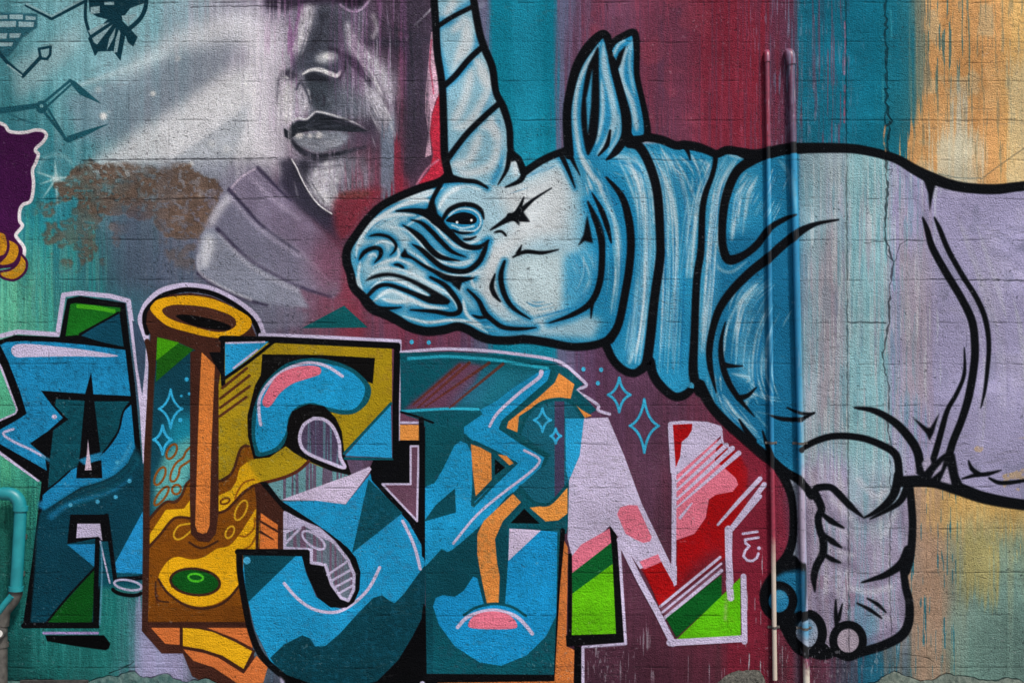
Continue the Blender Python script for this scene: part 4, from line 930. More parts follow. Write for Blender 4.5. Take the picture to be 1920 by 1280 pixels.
# --- I, the brown pillar
thing('graffiti_letter', 'brown and orange pipe-shaped letter I with yellow ring on top, second in the word', 'graffiti letter', (360, 1278), LG)
F(LAV, '274,628 280,628 278,690 272,860 268,870 262,770 250,650 262,690 266,745 272,690', 'outline_glow')
F((58, 78, 102), '248,600 268,620 272,660 267,742 258,690')
L(LAV, '276,640 266,612 263,598 268,582 277,566 300,546 330,537 356,535 395,541 433,558 466,580 484,600 494,626', 10, 'outline_glow')
L(DK, '276,624 271,600 276,580 300,557 330,546 356,543 395,549 430,565 460,586 478,606 487,630', 9)
F(BRN, '282,628 274,606 276,586 290,564 320,552 358,549 395,555 425,568 455,588 470,606 480,630 420,640 414,660 412,900 440,880 520,900 532,955 532,1030 480,1034 466,1170 480,1250 500,1290 400,1290 360,1266 343,1224 303,1224 266,1182 268,1000 270,850 279,690', 'pillar')
F((222, 162, 18), '282,580 288,568 300,560 330,555 360,554 390,558 417,567 445,580 467,594 472,606 466,618 446,631 415,634 383,630 350,622 317,612 297,598', 'top_ring', sm=True)
F((74, 42, 32), '304,582 312,575 333,571 383,575 415,584 437,594 443,606 436,616 417,622 393,620 360,611 330,602 312,593', 'ring_hole', sm=True); F((6, 6, 8), '330,592 353,590 400,599 432,611 424,619 384,615 350,605', 'ring_hole', sm=True)
pan = F((14, 66, 84), '295,632 335,642 368,657 363,800 360,890 340,930 300,950 281,970 284,850 290,720', 'panel')
F((26, 150, 180), ell(345, 815, 34, 40), soft=12, a=.8); F((92, 172, 172), '310,850 335,830 362,815 362,880 345,922 318,940 296,950 286,965 290,900', soft=6, a=.95)
F((28, 96, 20), '335,643 363,655 292,716 294,674', 'panel_stripe'); F((70, 160, 14), '295,632 336,642 293,676', 'panel_stripe')
F((14, 70, 88), '283,690 292,714 290,800 288,960 281,975', soft=4, a=.6)
S1 = (52, 176, 226)
L(S1, star(320, 766, 22, 36), 4.5, 'sparkle', sm=False); L(S1, star(305, 824, 17, 27), 5, 'sparkle', sm=False)
for x, y, r in ((350, 711, 4), (340, 742, 2.6), (355, 738, 3), (338, 787, 4)): F(S1, ell(x, y, r, r), 'paint_dot')
RB = (134, 76, 26)
for e in (ell(322, 846, 8, 15, 28), ell(300, 892, 8, 18, 26), ell(331, 917, 8, 9, 30), ell(303, 929, 7, 21, 36)): L(RB, e + [e[0]], 4.2, 'bubble', sm=False)
L(RB, '361,834 349,846 343,858 330,868 321,886 320,900 328,901 335,890 338,876 350,867 361,860', 4.2, 'bubble')
F((164, 138, 22), '410,722 422,640 513,640 735,649 735,757 645,848 600,884 560,900 500,905 437,884 410,900', 'olive_ground', **GR)
F((128, 72, 14), '281,975 297,951 313,938 329,939 341,926 349,906 357,898 410,902 424,897 438,880 449,846 457,836 470,836 478,862 476,905 484,960 484,1034 462,1040 458,1166 278,1166', 'wave_fill', **GR)
F((176, 150, 26), '470,862 500,865 560,862 580,862 540,890 500,903 472,908', soft=1)
F((224, 172, 22), '281,1021 281,1001 311,955 345,953 357,936 357,970 327,969 301,999', 'yellow_wave'); F((224, 172, 22), '406,959 407,930 433,918 443,902 449,877 463,866 500,866 490,904 473,908 453,922 437,940 420,957', 'yellow_wave', soft=.8)
F((170, 144, 24), '463,862 520,858 560,870 520,900 492,904 478,890', soft=3, a=.9)
F((112, 62, 14), '282,1130 470,1136 466,1168 278,1168', 'base_block'); F((92, 48, 20), '290,1090 300,1130 292,1130', soft=1)
bowl = F((226, 168, 20), '297,1083 313,1053 333,1043 360,1048 383,1043 407,1028 430,1022 450,1000 468,972 484,955 484,1033 452,1036 448,1093 420,1123 383,1136 347,1130 313,1106', 'yellow_bowl', sm=True)
L((60, 34, 24), '297,1085 314,1110 348,1134 384,1140 421,1128 448,1098', 4.5, 'bowl_edge')
F((60, 34, 24), ell(366, 1090, 49, 27, 6)); F((12, 80, 24), ell(366, 1090, 44, 22, 6), 'green_oval'); e = ell(367, 1082, 14, 7, 5); L((70, 180, 36), e + [e[0]], 4, 'oval_shine', sm=False)
for q, w in (('281,972 297,953 313,940 329,941 341,928 349,908 358,899', 5), ('280,1024 301,1001 327,971 357,971', 5), ('408,902 424,897 438,880 449,846 457,836 466,836', 5), ('406,962 424,956 438,943 455,925 474,911 492,905', 5)):
    L((70, 38, 24), q, w, 'wave_edge')
YB = (212, 164, 34)
for e in (ell(452, 956, 9, 20, 26), ell(431, 997, 7, 12, 28)): L(YB, e + [e[0]], 3.4, 'bubble', sm=False)
L(YB, '358,981 336,985 326,1000 330,1010 342,1008 358,995', 3.4, 'bubble'); e = ell(422, 939, 9, 5, -20); L((104, 56, 18), e + [e[0]], 3.4, 'bubble', sm=False)
for q in ('476,898 458,904 446,920 441,934', '478,970 476,990 462,1004 450,1004', '482,1000 470,1022 455,1030'): L((150, 88, 20), q, 3.2, 'bubble')
L((60, 34, 24), '355,1016 370,1025 384,1026 408,1014', 4, 'smile'); L((60, 34, 24), '292,1090 294,1122 316,1128', 3)
bar = F(BRN, '357,660 378,652 410,690 410,960 405,1000 392,1016 372,1014 358,1000 356,940', 'bar_outline'); F((216, 126, 58), '378,660 403,684 396,850 393,985 388,998 380,1000 370,996 366,984 370,850 374,740', 'orange_bar', **GR)
L((60, 34, 26), '276,640 284,700 276,860 274,1000 272,1180', 10, 'pillar_edge')
F((222, 122, 58), '489,961 521,983 521,1028 487,1028', 'side_window'); L(BRN, '489,977 521,996', 4, 'window_bar'); L(BRN, '488,996 513,1011', [5, 2], 'window_bar')
L((58, 32, 24), '484,925 482,1034', 6)
L((58, 32, 24), '274,1168 466,1168', 6, 'base_line')
F((206, 112, 56), '283,1176 337,1176 337,1208 310,1206', 'base_tile'); F((206, 112, 56), '388,1176 463,1176 474,1214 440,1196', 'base_tile')
F((204, 112, 58), '343,1216 400,1226 457,1262 481,1228 502,1250 494,1278 460,1290 400,1250 363,1238', 'base_tile'); F((222, 168, 24), '343,1176 372,1178 400,1184 440,1202 473,1220 457,1253 417,1228 380,1216 343,1210', 'base_tile')
L((58, 32, 24), '340,1172 340,1212 380,1220 417,1232 457,1257 476,1220', 4.5, sm=False)

# --- S
thing('graffiti_letter', 'blue letter S with pink highlight and olive corner, third of the graffiti word', 'graffiti letter', (620, 1278), LG)
L(LAV, '488,628 620,633 749,640', 8, 'outline_glow', sm=False); L(LAV, '750,640 748,760 746,866', 6, 'outline_glow', sm=False)
L((9, 10, 14), '416,635 520,637 745,648 742,760 742,900', 12, 'outline', sm=False); L(DK, '418,636 417,690 419,722', 8, 'outline', sm=False); F(DK, '392,660 416,660 414,700 402,682')
blu = F((36, 156, 212), '422,642 504,640 464,674 422,706', 'corner_fill'); L(LAV, '424,643 496,641', 3.5, 'shine', parent=blu); L(LAV, '438,690 482,656', 4, 'shine', parent=blu); L(DK, '420,710 466,678 514,640', 6)
for q in ('417,727 463,690', '413,747 468,704', '413,764 468,724', '412,780 462,744', '642,805 713,748', '648,822 720,759'): L((84, 46, 26), q, 5, 'hatch_line')
F((12, 11, 12), '492,664 598,665 703,671 699,719 650,700 645,840 653,895 640,891 579,864 551,848 536,836 505,857 476,860 465,818 464,779 478,723 489,703', 'inner_outline')
F((164, 138, 22), '618,772 644,777 668,773 690,755 697,731 700,719 733,755 645,848 641,808 630,784', **GR)
F((12, 84, 100), '472,818 473,779 480,751 495,719 525,689 551,676 588,671 628,677 662,691 687,713 696,731 689,755 668,773 644,777 618,771 588,759 563,763 543,782 538,818 527,840 505,852 482,855 477,844', 'bean_edge', sm=True)
bean = F(CY, '479,818 480,788 484,759 499,725 529,695 559,681 586,678 628,685 658,697 681,719 684,735 677,753 662,767 638,768 614,763 586,755 559,761 541,782 537,808 525,830 509,842 487,846', 'bean', sm=True, **GR)
L(LAV, '489,796 486,775 487,747 505,717 535,693 569,681 594,681 618,689 642,705', 6, 'shine', parent=bean)
F((224, 112, 134), '492,755 497,739 519,705 551,689 582,685 600,689 600,701 579,709 549,719 525,737 509,759 499,763', 'highlight', sm=True, parent=bean)
F((12, 11, 12), '541,834 538,800 547,771 579,757 608,761 628,782 640,808 646,850 660,893 640,890 579,864 551,848', 'inner_outline', sm=False)
F((80, 68, 96), '588,783 569,796 561,818 565,838 579,850 618,868 648,877 638,856 636,828 624,798 608,786', 'drop', sm=True)
washp('588,783 569,796 561,818 565,838 579,850 618,868 648,877 638,856 636,828 624,798 608,786', sstep(.5, .62, STREAK2), (96, 150, 160), .6)
L(LAV, '588,784 570,796 562,818 566,838 580,851 618,867 646,876 638,856 636,828 624,800 607,786 588,784', 6.5, 'drop_outline')
tri = F((36, 156, 212), '733,757 735,858 647,854', 'corner_fill'); L((10, 84, 98), '645,850 733,756', 5, 'corner_edge'); L((10, 84, 98), '647,859 735,861', 5, 'corner_edge')
F((100, 148, 156), '499,906 540,894 579,866 620,882 654,890 600,915 527,937', 'pocket'); washp('499,906 540,894 579,866 620,882 654,890 600,915 527,937', sstep(.46, .56, STREAK2) * (XX > 530), (96, 68, 94), .8)
L((82, 40, 28), '579,864 559,882 531,895 489,906', 6, 'wave_edge')
sb = F(CY, '457,1040 566,1040 573,1070 593,1118 620,1136 645,1141 665,1125 674,1090 670,1060 660,1038 640,1015 600,988 527,940 594,938 648,945 697,884 737,945 767,979 790,1020 797,1040 797,1133 790,1160 773,1193 747,1236 707,1276 640,1300 545,1290 505,1235 478,1180 466,1130 455,1080', 'lower_bowl', **GR)
F(DK, '693,878 700,862 745,862 745,828 797,800 799,1066 790,1020 767,979 737,945 697,900', 'inner_outline')
F((102, 70, 90), '771,836 784,836 782,975 718,908 771,908', 'wedge_fill'); L(LAV, '770,836 770,907 717,907 782,976 785,836 770,836', 4, 'wedge_outline', sm=False)
F(TEAL, '691,898 755,961 660,1036', 'facet', **GR); F((10, 72, 88), '456,1040 556,1040 463,1130', 'facet')
F((8, 62, 76), '507,1232 533,1207 567,1190 582,1196 591,1211 610,1210 637,1187 673,1147 700,1120 717,1115 727,1123 740,1130 757,1113 797,1058 797,1133 790,1160 773,1193 747,1236 707,1276 640,1300 545,1290', 'facet', **GR)
F((204, 190, 220), '527,937 539,932 656,890 693,874 697,879 673,912 648,945 594,938', 'flag', soft=.8)
L(LAV, '533,1093 560,1123 593,1143 633,1146 667,1127 693,1100 712,1063', 6, 'shine', parent=sb); L(LAV, '755,976 770,1006 780,1033 788,1066', 6, 'shine', parent=sb); F((70, 170, 215), ell(463, 1050, 7, 7), 'shine_dot', parent=sb)
F((10, 11, 14), '486,903 500,903 527,938 579,972 618,999 652,1026 668,1046 676,1072 674,1105 664,1128 650,1138 620,1138 596,1120 576,1078 566,1042 448,1040 450,1030 534,1030 532,956', 'inner_outline')
pk = F((108, 84, 108), '535,966 600,1000 640,1032 656,1056 665,1085 660,1112 652,1124 640,1120 622,1094 611,1060 583,1054 582,1030 534,1026', 'hatched_pocket')
washp('535,966 600,1000 640,1032 656,1056 665,1085 660,1112 652,1124 640,1120 622,1094 611,1060 583,1054 582,1030 534,1026', sstep(.42, .54, STREAK2), (92, 138, 146), .55)
F((184, 176, 210), '533,959 600,988 632,1016 612,1012 570,985 535,1000')
for q, w in (('534,960 534,1027 584,1030 584,1054 610,1058 622,1095 640,1120 653,1125 663,1105 664,1076 652,1048 630,1020 600,996 534,960', 6), ('535,999 553,980', 5), ('535,1018 563,990', 5), ('614,1077 654,1050', 4.5), ('620,1089 660,1066', 4.5), ('626,1101 664,1081', 4.5), ('634,1112 663,1096', 4.5)):
    L((190, 182, 214), q, w, 'pocket_line', sm=False, parent=pk)
e = ell(588, 1012, 25, 11, 36); L((190, 182, 214), e + [e[0]], 4.5, 'pocket_loop', sm=False, parent=pk)
L((10, 11, 14), '449,1036 450,1070 460,1134 471,1184 492,1230 530,1266 560,1292', 12, 'outline'); L((10, 11, 14), '446,1034 575,1035', 11, 'outline', sm=False)
F((5, 6, 9), '794,1130 800,1140 802,1266 1000,1268 1040,1262 1040,1280 800,1284 780,1310 560,1310 640,1296 707,1276 747,1236 773,1193 790,1160', 'outline'); F((4, 5, 8), '532,1262 610,1290 560,1300')
F((180, 176, 206), '524,1266 534,1276 528,1290', soft=1); F((180, 176, 206), ell(792, 1280, 5, 4))

# --- E (fourth letter)
thing('graffiti_letter', 'teal letter with a jagged light blue bolt and orange strands, fourth of the graffiti word', 'graffiti letter', (920, 1278), LG)
L(LAV, '752,660 800,656 840,654 907,657 973,664 1037,674 1062,686 1083,704 1099,720 1094,726 1083,729 1086,736 1106,748 1122,760 1122,769 1143,776', 6, 'outline_glow')
F((10, 84, 98), '750,661 840,659 907,662 973,669 1035,680 1065,692 1094,720 1080,730 1100,748 1118,768 1095,784 1090,900 1066,980 1062,1000 1050,1000 1040,1266 800,1262 798,800 752,772', 'letter_body', **GR)
F((30, 118, 140), '900,690 1010,692 990,720 930,760 860,764', soft=8, a=.8)
F((112, 62, 88), '862,678 905,684 890,720 850,766 756,768 790,740', 'fade', soft=3, a=.9); F((40, 96, 126), '905,690 930,700 890,765 840,765', soft=12, a=.6)
L((40, 168, 196), '766,672 800,670 840,668 923,674 973,682 1010,688 1026,690', 6, 'inner_shine', soft=1.5, a=.9); L((46, 176, 208), '752,771 840,766 897,767', 5, 'inner_shine')
for q in ('880,680 783,764', '917,680 798,762', '943,682 843,764', '862,684 775,758'): L((98, 46, 36), q, [6, 5, 3], 'hatch_line', soft=1, a=.85)
F((110, 70, 94), '752,775 786,786 786,792 750,792'); L(DK, '752,772 780,780 812,792', 4); F((232, 152, 74), '750,796 786,796 786,825 750,825', 'orange_square'); L(LAV, '750,792 786,792', 5, 'outline_glow')
L(DK, '790,786 792,900 796,1040', 10); F((10, 80, 92), '797,800 860,800 866,822 852,832 830,878 797,912')
bolt = F(CY, '1032,692 1033,706 1000,742 940,790 943,808 980,828 1022,853 1014,876 960,925 900,985 850,1030 838,1034 828,1028 797,1062 797,912 815,905 830,880 852,835 864,826 876,832 885,850 886,948 891,937 967,868 930,846 890,828 870,812 870,800 905,776 900,768 930,752 965,725 1010,697', 'bolt', **GR)
F((20, 108, 140), '905,776 900,768 940,745 1000,700 1010,706 960,748', soft=6, a=.5)
L(LAV, '1015,697 1010,708 973,737 933,774 918,799', [9, 7, 6, 6, 5], 'shine', parent=bolt); L(LAV, '983,844 1008,857 1010,868 990,888 940,926 893,966 850,1018', 5, 'shine', parent=bolt)
L((10, 78, 90), '1036,698 1030,716 945,790 940,802 985,832 1028,856 1018,884 960,932 900,992 868,1020', 9, 'bolt_edge', sm=False)
L((10, 76, 90), '872,816 890,850 886,946', 6); L((10, 76, 90), '888,948 926,908 968,868 928,846 890,828', 5, sm=False)
OR = (226, 142, 68)
F(OR, '1048,699 1077,720 1070,747 1047,745 1013,754 973,780 970,810 950,802 953,790 1007,747 1040,717', 'orange_leaf'); F(OR, '1070,750 1088,766 1110,779 1097,783 1084,766', 'orange_leaf')
ring = F((22, 96, 118), '1013,758 1047,750 1070,756 1088,780 1094,810 1090,880 1066,910 1030,942 1000,942 975,910 1022,872 1032,852 974,812 985,782', 'disc', sm=False)
washp('1040,752 1058,752 1058,915 1040,935', 1.0, (80, 52, 84), .8)
L((10, 80, 92), '975,812 988,780 1013,756 1047,748 1072,755 1092,782', 6)
L(S1, star(1017, 787, 16, 22), 4.5, 'sparkle', sm=False); L(S1, star(1042, 817, 10, 14), 4.5, 'sparkle', sm=False)
F((38, 160, 212), '1060,784 1096,784 1092,850 1066,900 1061,880', 'side_fill')
F((236, 154, 72), '1064,914 1030,946 993,951 1023,977 1047,975 1064,962', 'orange_strand'); L((10, 76, 88), '975,912 1000,940 1030,944 1064,908', 6)
F((5, 7, 9), '983,953 1012,981 957,980', 'counter'); F((5, 7, 9), '928,860 947,876 927,891', 'counter'); F(OR, '933,851 950,854 963,868 955,872', 'orange_strand')
F(OR, '883,832 900,838 922,850 922,903 892,931 886,880', 'orange_strand')
L((10, 76, 90), '924,848 925,900 890,936', 6, sm=False)
F((9, 70, 84), '853,915 855,960 795,977 817,946', 'leaf_fill')
F((9, 72, 86), '797,1062 828,1030 840,1036 905,985 950,930 962,922 980,943 950,985 955,1050 947,1130 907,1130 890,1080 870,1106 852,1118 817,1120 812,1136 812,1262 800,1262')
F(OR, '962,925 977,941 943,976 928,1010 932,1053 937,1080 935,1131 913,1131 902,1080 895,1040 895,1000 907,976', 'orange_stem', sm=False, **GR)
bowl = F((24, 148, 210), '955,990 1045,996 1043,1153 1023,1193 987,1228 940,1247 900,1241 853,1211 823,1170 812,1136 817,1120 830,1115 853,1118 870,1106 887,1080 895,1083 907,1131 947,1131 953,1046', 'bowl', **GR)
F((206, 192, 222), '955,990 1015,993 953,1051', 'flag', parent=bowl)
L((10, 74, 88), '870,1152 893,1138 927,1131 960,1137 986,1154', 5, 'lip_line', parent=bowl); L(LAV, '858,1175 880,1154 923,1143 960,1151 980,1165 998,1187', 7, 'lip_line', parent=bowl)
F((226, 118, 142), '879,1166 893,1151 923,1145 953,1151 969,1168 960,1178 887,1177', 'lips', sm=True, parent=bowl)
L(DK, '1055,994 1050,1100 1043,1268', 9, 'outline', sm=False); L(DK, '800,1268 1040,1270', 12, 'outline', sm=False)
F((208, 120, 60), '1058,1013 1065,1026 1062,1210 1077,1218 1075,1300 1038,1300 1050,1100', 'side_strip', **GR); F((208, 120, 60), '820,1279 1045,1276 1045,1310 820,1310', 'side_strip')

# --- N
thing('graffiti_letter', 'lilac, red and green letter N, fifth and last of the graffiti word', 'graffiti letter', (1240, 1210), LG)
F((4, 5, 8), '1077,1210 1092,1212 1092,1320 1076,1320', 'outline')
L(LAV, '1160,1010 1173,1206 1093,1212 1093,1320', 6, 'outline_glow', sm=False)
F((168, 12, 18), '1345,822 1385,850 1402,880 1400,960 1362,992 1362,1045 1268,1112 1240,1135 1200,1060 1240,1030 1268,1080 1268,1012 1300,1000 1323,970 1328,936 1340,868', 'red_fade', soft=2, grain=.2)
F((130, 40, 58), '1385,840 1430,880 1430,960 1390,960 1400,900', soft=14, a=.7); F((84, 40, 58), '1300,1060 1352,1020 1356,1050 1250,1130', soft=12, a=.7); F((120, 24, 34), '1240,1120 1300,1070 1280,1120 1250,1150', soft=10, a=.6)
F(LAV, '1067,900 1087,853 1095,784 1140,782 1170,853 1203,943 1257,1055 1269,1060 1269,1095 1262,1100 1240,1052 1200,1066 1164,1012 1142,986 1120,1010 1072,1042 1064,1010', 'left_leg', grain=.1)
F(LAV, '1252,800 1256,790 1280,788 1325,790 1352,798 1355,806 1350,818 1268,886 1257,886', 'right_top'); F((168, 14, 20), '1260,796 1298,794 1297,806 1290,818 1278,828 1275,856 1266,878', 'red_patch')
F((230, 122, 146), '1266,888 1300,862 1345,822 1340,862 1362,880 1380,896 1384,908 1374,921 1342,927 1329,936 1323,970 1302,1000 1268,1012', 'pink_patch', grain=.1)
for q, w in (('1344,820 1267,888', [5, 6, 5]), ('1352,826 1267,904', [8, 6, 4]), ('1362,834 1267,920', [9, 7, 4]), ('1373,840 1267,937', [10, 7, 4]), ('1385,849 1268,951', [10, 6, 3]), ('1297,943 1275,970', [3, 6])): L(LAV, q, w, 'hatch_line', sm=False)
L(LAV, '1353,810 1356,830 1372,842', 4)
for q, w in (('1425,897 1386,938 1346,983', [9, 8, 5]), ('1433,908 1366,995', [10, 8, 7]), ('1425,930 1372,992', [8, 8, 8])): L(LAV, q, w, 'hatch_line', sm=False)
L(LAV, '1257,795 1264,900 1263,1090', 9, 'stem_line', sm=False); L(LAV, '1366,992 1366,1040 1370,1118', [15, 13, 14], 'stem_line', sm=False)
F((226, 118, 142), '1157,963 1163,950 1180,946 1195,947 1222,1006 1219,1014 1206,1017 1190,1010 1173,1000', 'pink_patch'); F((226, 118, 142), '1199,1052 1234,1038 1240,1054 1208,1068', 'pink_patch'); F((166, 14, 18), '1207,1067 1240,1053 1262,1092 1266,1108 1236,1136', 'red_patch')
F((226, 118, 142), '1072,1042 1090,1020 1117,1005 1143,990 1147,1016 1073,1075', 'pink_patch'); F((10, 92, 42), '1147,1016 1149,1056 1073,1113 1072,1074', 'green_stripe'); F((94, 184, 14), '1149,1056 1155,1187 1072,1191 1073,1112', 'green_patch', grain=.1)
F((8, 9, 12), '1143,984 1156,1002 1170,1203 1062,1211 1061,1190 1155,1187 1148,1040', 'outline'); L((8, 9, 12), '1069,1040 1068,1200', 7, 'outline', sm=False)
F((120, 72, 92), '1238,1140 1352,1062 1352,1072 1248,1156')
for q, w in (('1350,1044 1238,1136', 5.5), ('1352,1056 1242,1147', 4.5), ('1353,1069 1247,1157', 6.5)): L(LAV, q, w, 'hatch_line', sm=False)
F((8, 86, 30), '1353,1076 1353,1118 1268,1194 1249,1158', 'green_stripe'); F((90, 186, 14), '1353,1116 1388,1082 1389,1192 1268,1198', 'green_patch', grain=.1)
L(LAV, '1367,1090 1370,1120', 13, sm=False, grain=.6); L((170, 180, 150), '1362,1120 1360,1160', 6, soft=4, a=.4, grain=.9)
L(LAV, '1162,1012 1200,1088 1232,1146 1262,1206', 12, 'frame_line', sm=False); L(LAV, '1256,1204 1330,1200 1395,1196', 13, 'frame_line', sm=False); L(LAV, '1394,1080 1396,1202', 11, 'frame_line', sm=False)
# --- signature, sparkles, dots
thing('painted_signature', 'small lilac spray-can signature written sideways right of the letter N', 'signature', (1408, 1055))
L(LAV, '1393,1000 1420,996', 5, 'stroke', sm=False); L(LAV, '1422,1007 1397,1011 1398,1018 1405,1023 1397,1032 1394,1042 1401,1050 1411,1051 1419,1045 1422,1037', 5, 'stroke', sm=False); F(LAV, ell(1423, 1027, 3.6, 3.6), 'dot')
for i, (x, y, hw, hh, lb) in enumerate(((1161, 740, 21, 32, 'small light blue four-pointed sparkle outline under the rhinoceros neck'), (1208, 798, 27, 50, 'large light blue four-pointed sparkle outline just above the letter N'))):
    thing('painted_sparkle', lb, 'sparkle', (x, y + hh), 'loose sparkles above the letter N'); L((56, 172, 214), star(x, y, hw, hh), 5, 'outline', sm=False)
for x, y, lb in ((772, 641, 'light blue dot left of its twin above the fourth letter, under the chin'), (804, 642, 'light blue dot right of its twin above the fourth letter, under the chin'), (1094, 692, 'light blue dot at the upper left of three near the small sparkle'),
                 (1127, 693, 'light blue dot at the upper right of three near the small sparkle'), (1121, 718, 'light blue dot lowest of three near the small sparkle')):
    thing('painted_dot', lb, 'dot', (x, y + 4), 'loose light blue paint dots'); F((64, 178, 220), ell(x, y, 4, 4.4), 'dot')
# ---------------------------------------------------------------- relief of the wall: joints, cracks, old render
ROWS = [-142, -68, 5, 79, 152, 226, 300, 373, 450, 525, 605, 682, 760, 832, 913, 991, 1073, 1153, 1251, 1330]
hgt = np.zeros((CH, CW), np.float32)
groove_dark = np.zeros((CH, CW), np.float32)
jn = vnoise(CH, CW, 30, 34, 3, 51); wob = (vnoise(CH, CW, 400, 60, 3, 52) - .5)
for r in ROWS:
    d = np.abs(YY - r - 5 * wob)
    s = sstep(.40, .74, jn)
    hgt -= np.exp(-(d / 1.7) ** 2) * (0.10 + 0.85 * s); groove_dark = np.maximum(groove_dark, np.exp(-(d / 1.1) ** 2) * s * .44)
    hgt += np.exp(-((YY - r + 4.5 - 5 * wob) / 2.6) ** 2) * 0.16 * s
wobv = (vnoise(CH, CW, 60, 400, 3, 53) - .5)
STEP = 149.5
JOINTS = []                                       # vertical joints per row
for i in range(len(ROWS) - 1):
    off = 0 if i % 2 == 0 else STEP / 2
    xs = [1586 - off - STEP * k for k in range(0, 13)]
    xs += [1586] if off else []
    xs += [1662 + off + STEP * k for k in range(0, 4)] + ([1662] if off else [])
    JOINTS.append(sorted(set(round(x, 1) for x in xs)))
    ya, yb = ROWS[i] - Y0, ROWS[i + 1] - Y0
    ya, yb = max(ya, 0), min(yb, CH)
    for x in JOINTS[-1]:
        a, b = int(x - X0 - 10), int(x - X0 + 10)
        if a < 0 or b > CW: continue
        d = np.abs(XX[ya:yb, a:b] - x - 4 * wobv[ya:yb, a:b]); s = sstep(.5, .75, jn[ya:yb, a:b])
        hgt[ya:yb, a:b] -= np.exp(-(d / 1.5) ** 2) * (0.04 + 0.45 * s); groove_dark[ya:yb, a:b] = np.maximum(groove_dark[ya:yb, a:b], np.exp(-(d / 1.1) ** 2) * s * .2)
def hline(pts, w, depth, dk=.8, jag=2.5):
    pts = P(pts); out = []
    for (ax, ay), (bx, by) in zip(pts[:-1], pts[1:]):
        n = max(int(math.hypot(bx - ax, by - ay) / 7), 1)
        out += [(ax + (bx - ax) * i / n + random.uniform(-jag, jag) * .6, ay + (by - ay) * i / n + random.uniform(-jag, jag) * .6) for i in range(n)]
    out.append(pts[-1]); s = stroke_mask(out, [w * random.uniform(.3, 1.8) for _ in out], 1.0)
    if s is None: return
    m, y0, x0 = s
    hgt[y0:y0 + m.shape[0], x0:x0 + m.shape[1]] -= m * depth; v = groove_dark[y0:y0 + m.shape[0], x0:x0 + m.shape[1]]; np.maximum(v, m * dk, out=v)
# settlement joint and its crack down the right part
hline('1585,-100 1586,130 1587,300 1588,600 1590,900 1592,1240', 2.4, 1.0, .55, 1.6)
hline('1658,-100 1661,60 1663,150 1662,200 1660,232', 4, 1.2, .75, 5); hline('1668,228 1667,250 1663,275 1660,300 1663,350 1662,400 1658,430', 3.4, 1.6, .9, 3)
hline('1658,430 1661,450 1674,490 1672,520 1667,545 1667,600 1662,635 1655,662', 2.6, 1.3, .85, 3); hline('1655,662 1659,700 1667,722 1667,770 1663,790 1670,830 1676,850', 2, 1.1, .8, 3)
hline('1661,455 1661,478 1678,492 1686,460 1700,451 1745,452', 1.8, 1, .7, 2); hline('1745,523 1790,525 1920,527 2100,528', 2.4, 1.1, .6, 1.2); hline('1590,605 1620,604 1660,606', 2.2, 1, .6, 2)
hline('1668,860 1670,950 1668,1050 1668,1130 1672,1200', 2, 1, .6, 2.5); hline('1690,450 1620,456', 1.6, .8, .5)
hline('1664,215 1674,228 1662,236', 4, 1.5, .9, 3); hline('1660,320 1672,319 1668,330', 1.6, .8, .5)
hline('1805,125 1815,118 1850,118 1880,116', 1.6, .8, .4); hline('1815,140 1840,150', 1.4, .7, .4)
for i in range(22):                               # lumpy filler along the crack
    x, y = 1662 + random.gauss(0, 4), random.uniform(-100, 235); r = random.uniform(2, 5)
    m, y0, x0 = cover(ell(x, y, r, r * 1.3), 6); m = box_blur(m, 2); hgt[y0:y0 + m.shape[0], x0:x0 + m.shape[1]] += m * 1.3
hgt -= PAINT_CHIP * (0.5 + 0.7 * vnoise(CH, CW, 7, 7, 2, 54)) * 0.8
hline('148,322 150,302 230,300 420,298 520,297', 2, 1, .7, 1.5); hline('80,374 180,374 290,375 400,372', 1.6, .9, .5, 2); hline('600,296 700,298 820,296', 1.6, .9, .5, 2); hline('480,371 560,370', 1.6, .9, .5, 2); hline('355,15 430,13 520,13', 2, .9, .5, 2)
# the wall foot: render cracked away from the footing
for q, c in (('1660,236 1657,262 1661,284', (196, 150, 110)), ('1655,150 1656,190', (60, 150, 165)), ('1670,20 1672,70', (50, 150, 170)), ('1584,40 1585,90 1583,140', (150, 110, 140)), ('1584,160 1583,230', (140, 80, 105)), ('1585,1080 1590,1140', (140, 120, 140))):
    L(c, q, 3, soft=1.2, a=.75, grain=.9)
FOOT_L = '-300,1272 40,1276 60,1274 168,1277 205,1266 222,1268 235,1261 252,1258 262,1267 283,1271 300,1264 312,1262 330,1273 350,1279 385,1271 410,1281 470,1286 560,1290 800,1300 1010,1302 1200,1296 1340,1284'
FOOT_M = '1340,1284 1352,1274 1364,1264 1378,1258 1400,1255 1424,1256 1432,1268 1436,1282 1560,1290 1640,1276'
FOOT_R = '1640,1280 1660,1266 1676,1258 1692,1265 1712,1271 1726,1277 1748,1275 1762,1267 1775,1262 1790,1267 1812,1268 1832,1273 1850,1276 1872,1276 1890,1270 1905,1273 1930,1282 2100,1276 2230,1280'
foot_line = P(FOOT_L)[:-1] + P(FOOT_M)[:-1] + P(FOOT_R)
fine_line = []
for (ax, ay), (bx, by) in zip(foot_line[:-1], foot_line[1:]):
    n = max(int(abs(bx - ax) / 6), 1)
    fine_line += [(ax + (bx - ax) * i / n, ay + (by - ay) * i / n + (random.uniform(-1.8, 1.8) if i else 0)) for i in range(n)]
fine_line.append(foot_line[-1])
hline([p for p in fine_line if p[0] < 420], 2.2, 1.2, .8, .5); hline([p for p in fine_line if p[0] > 1560], 2.2, 1.2, .8, .5)
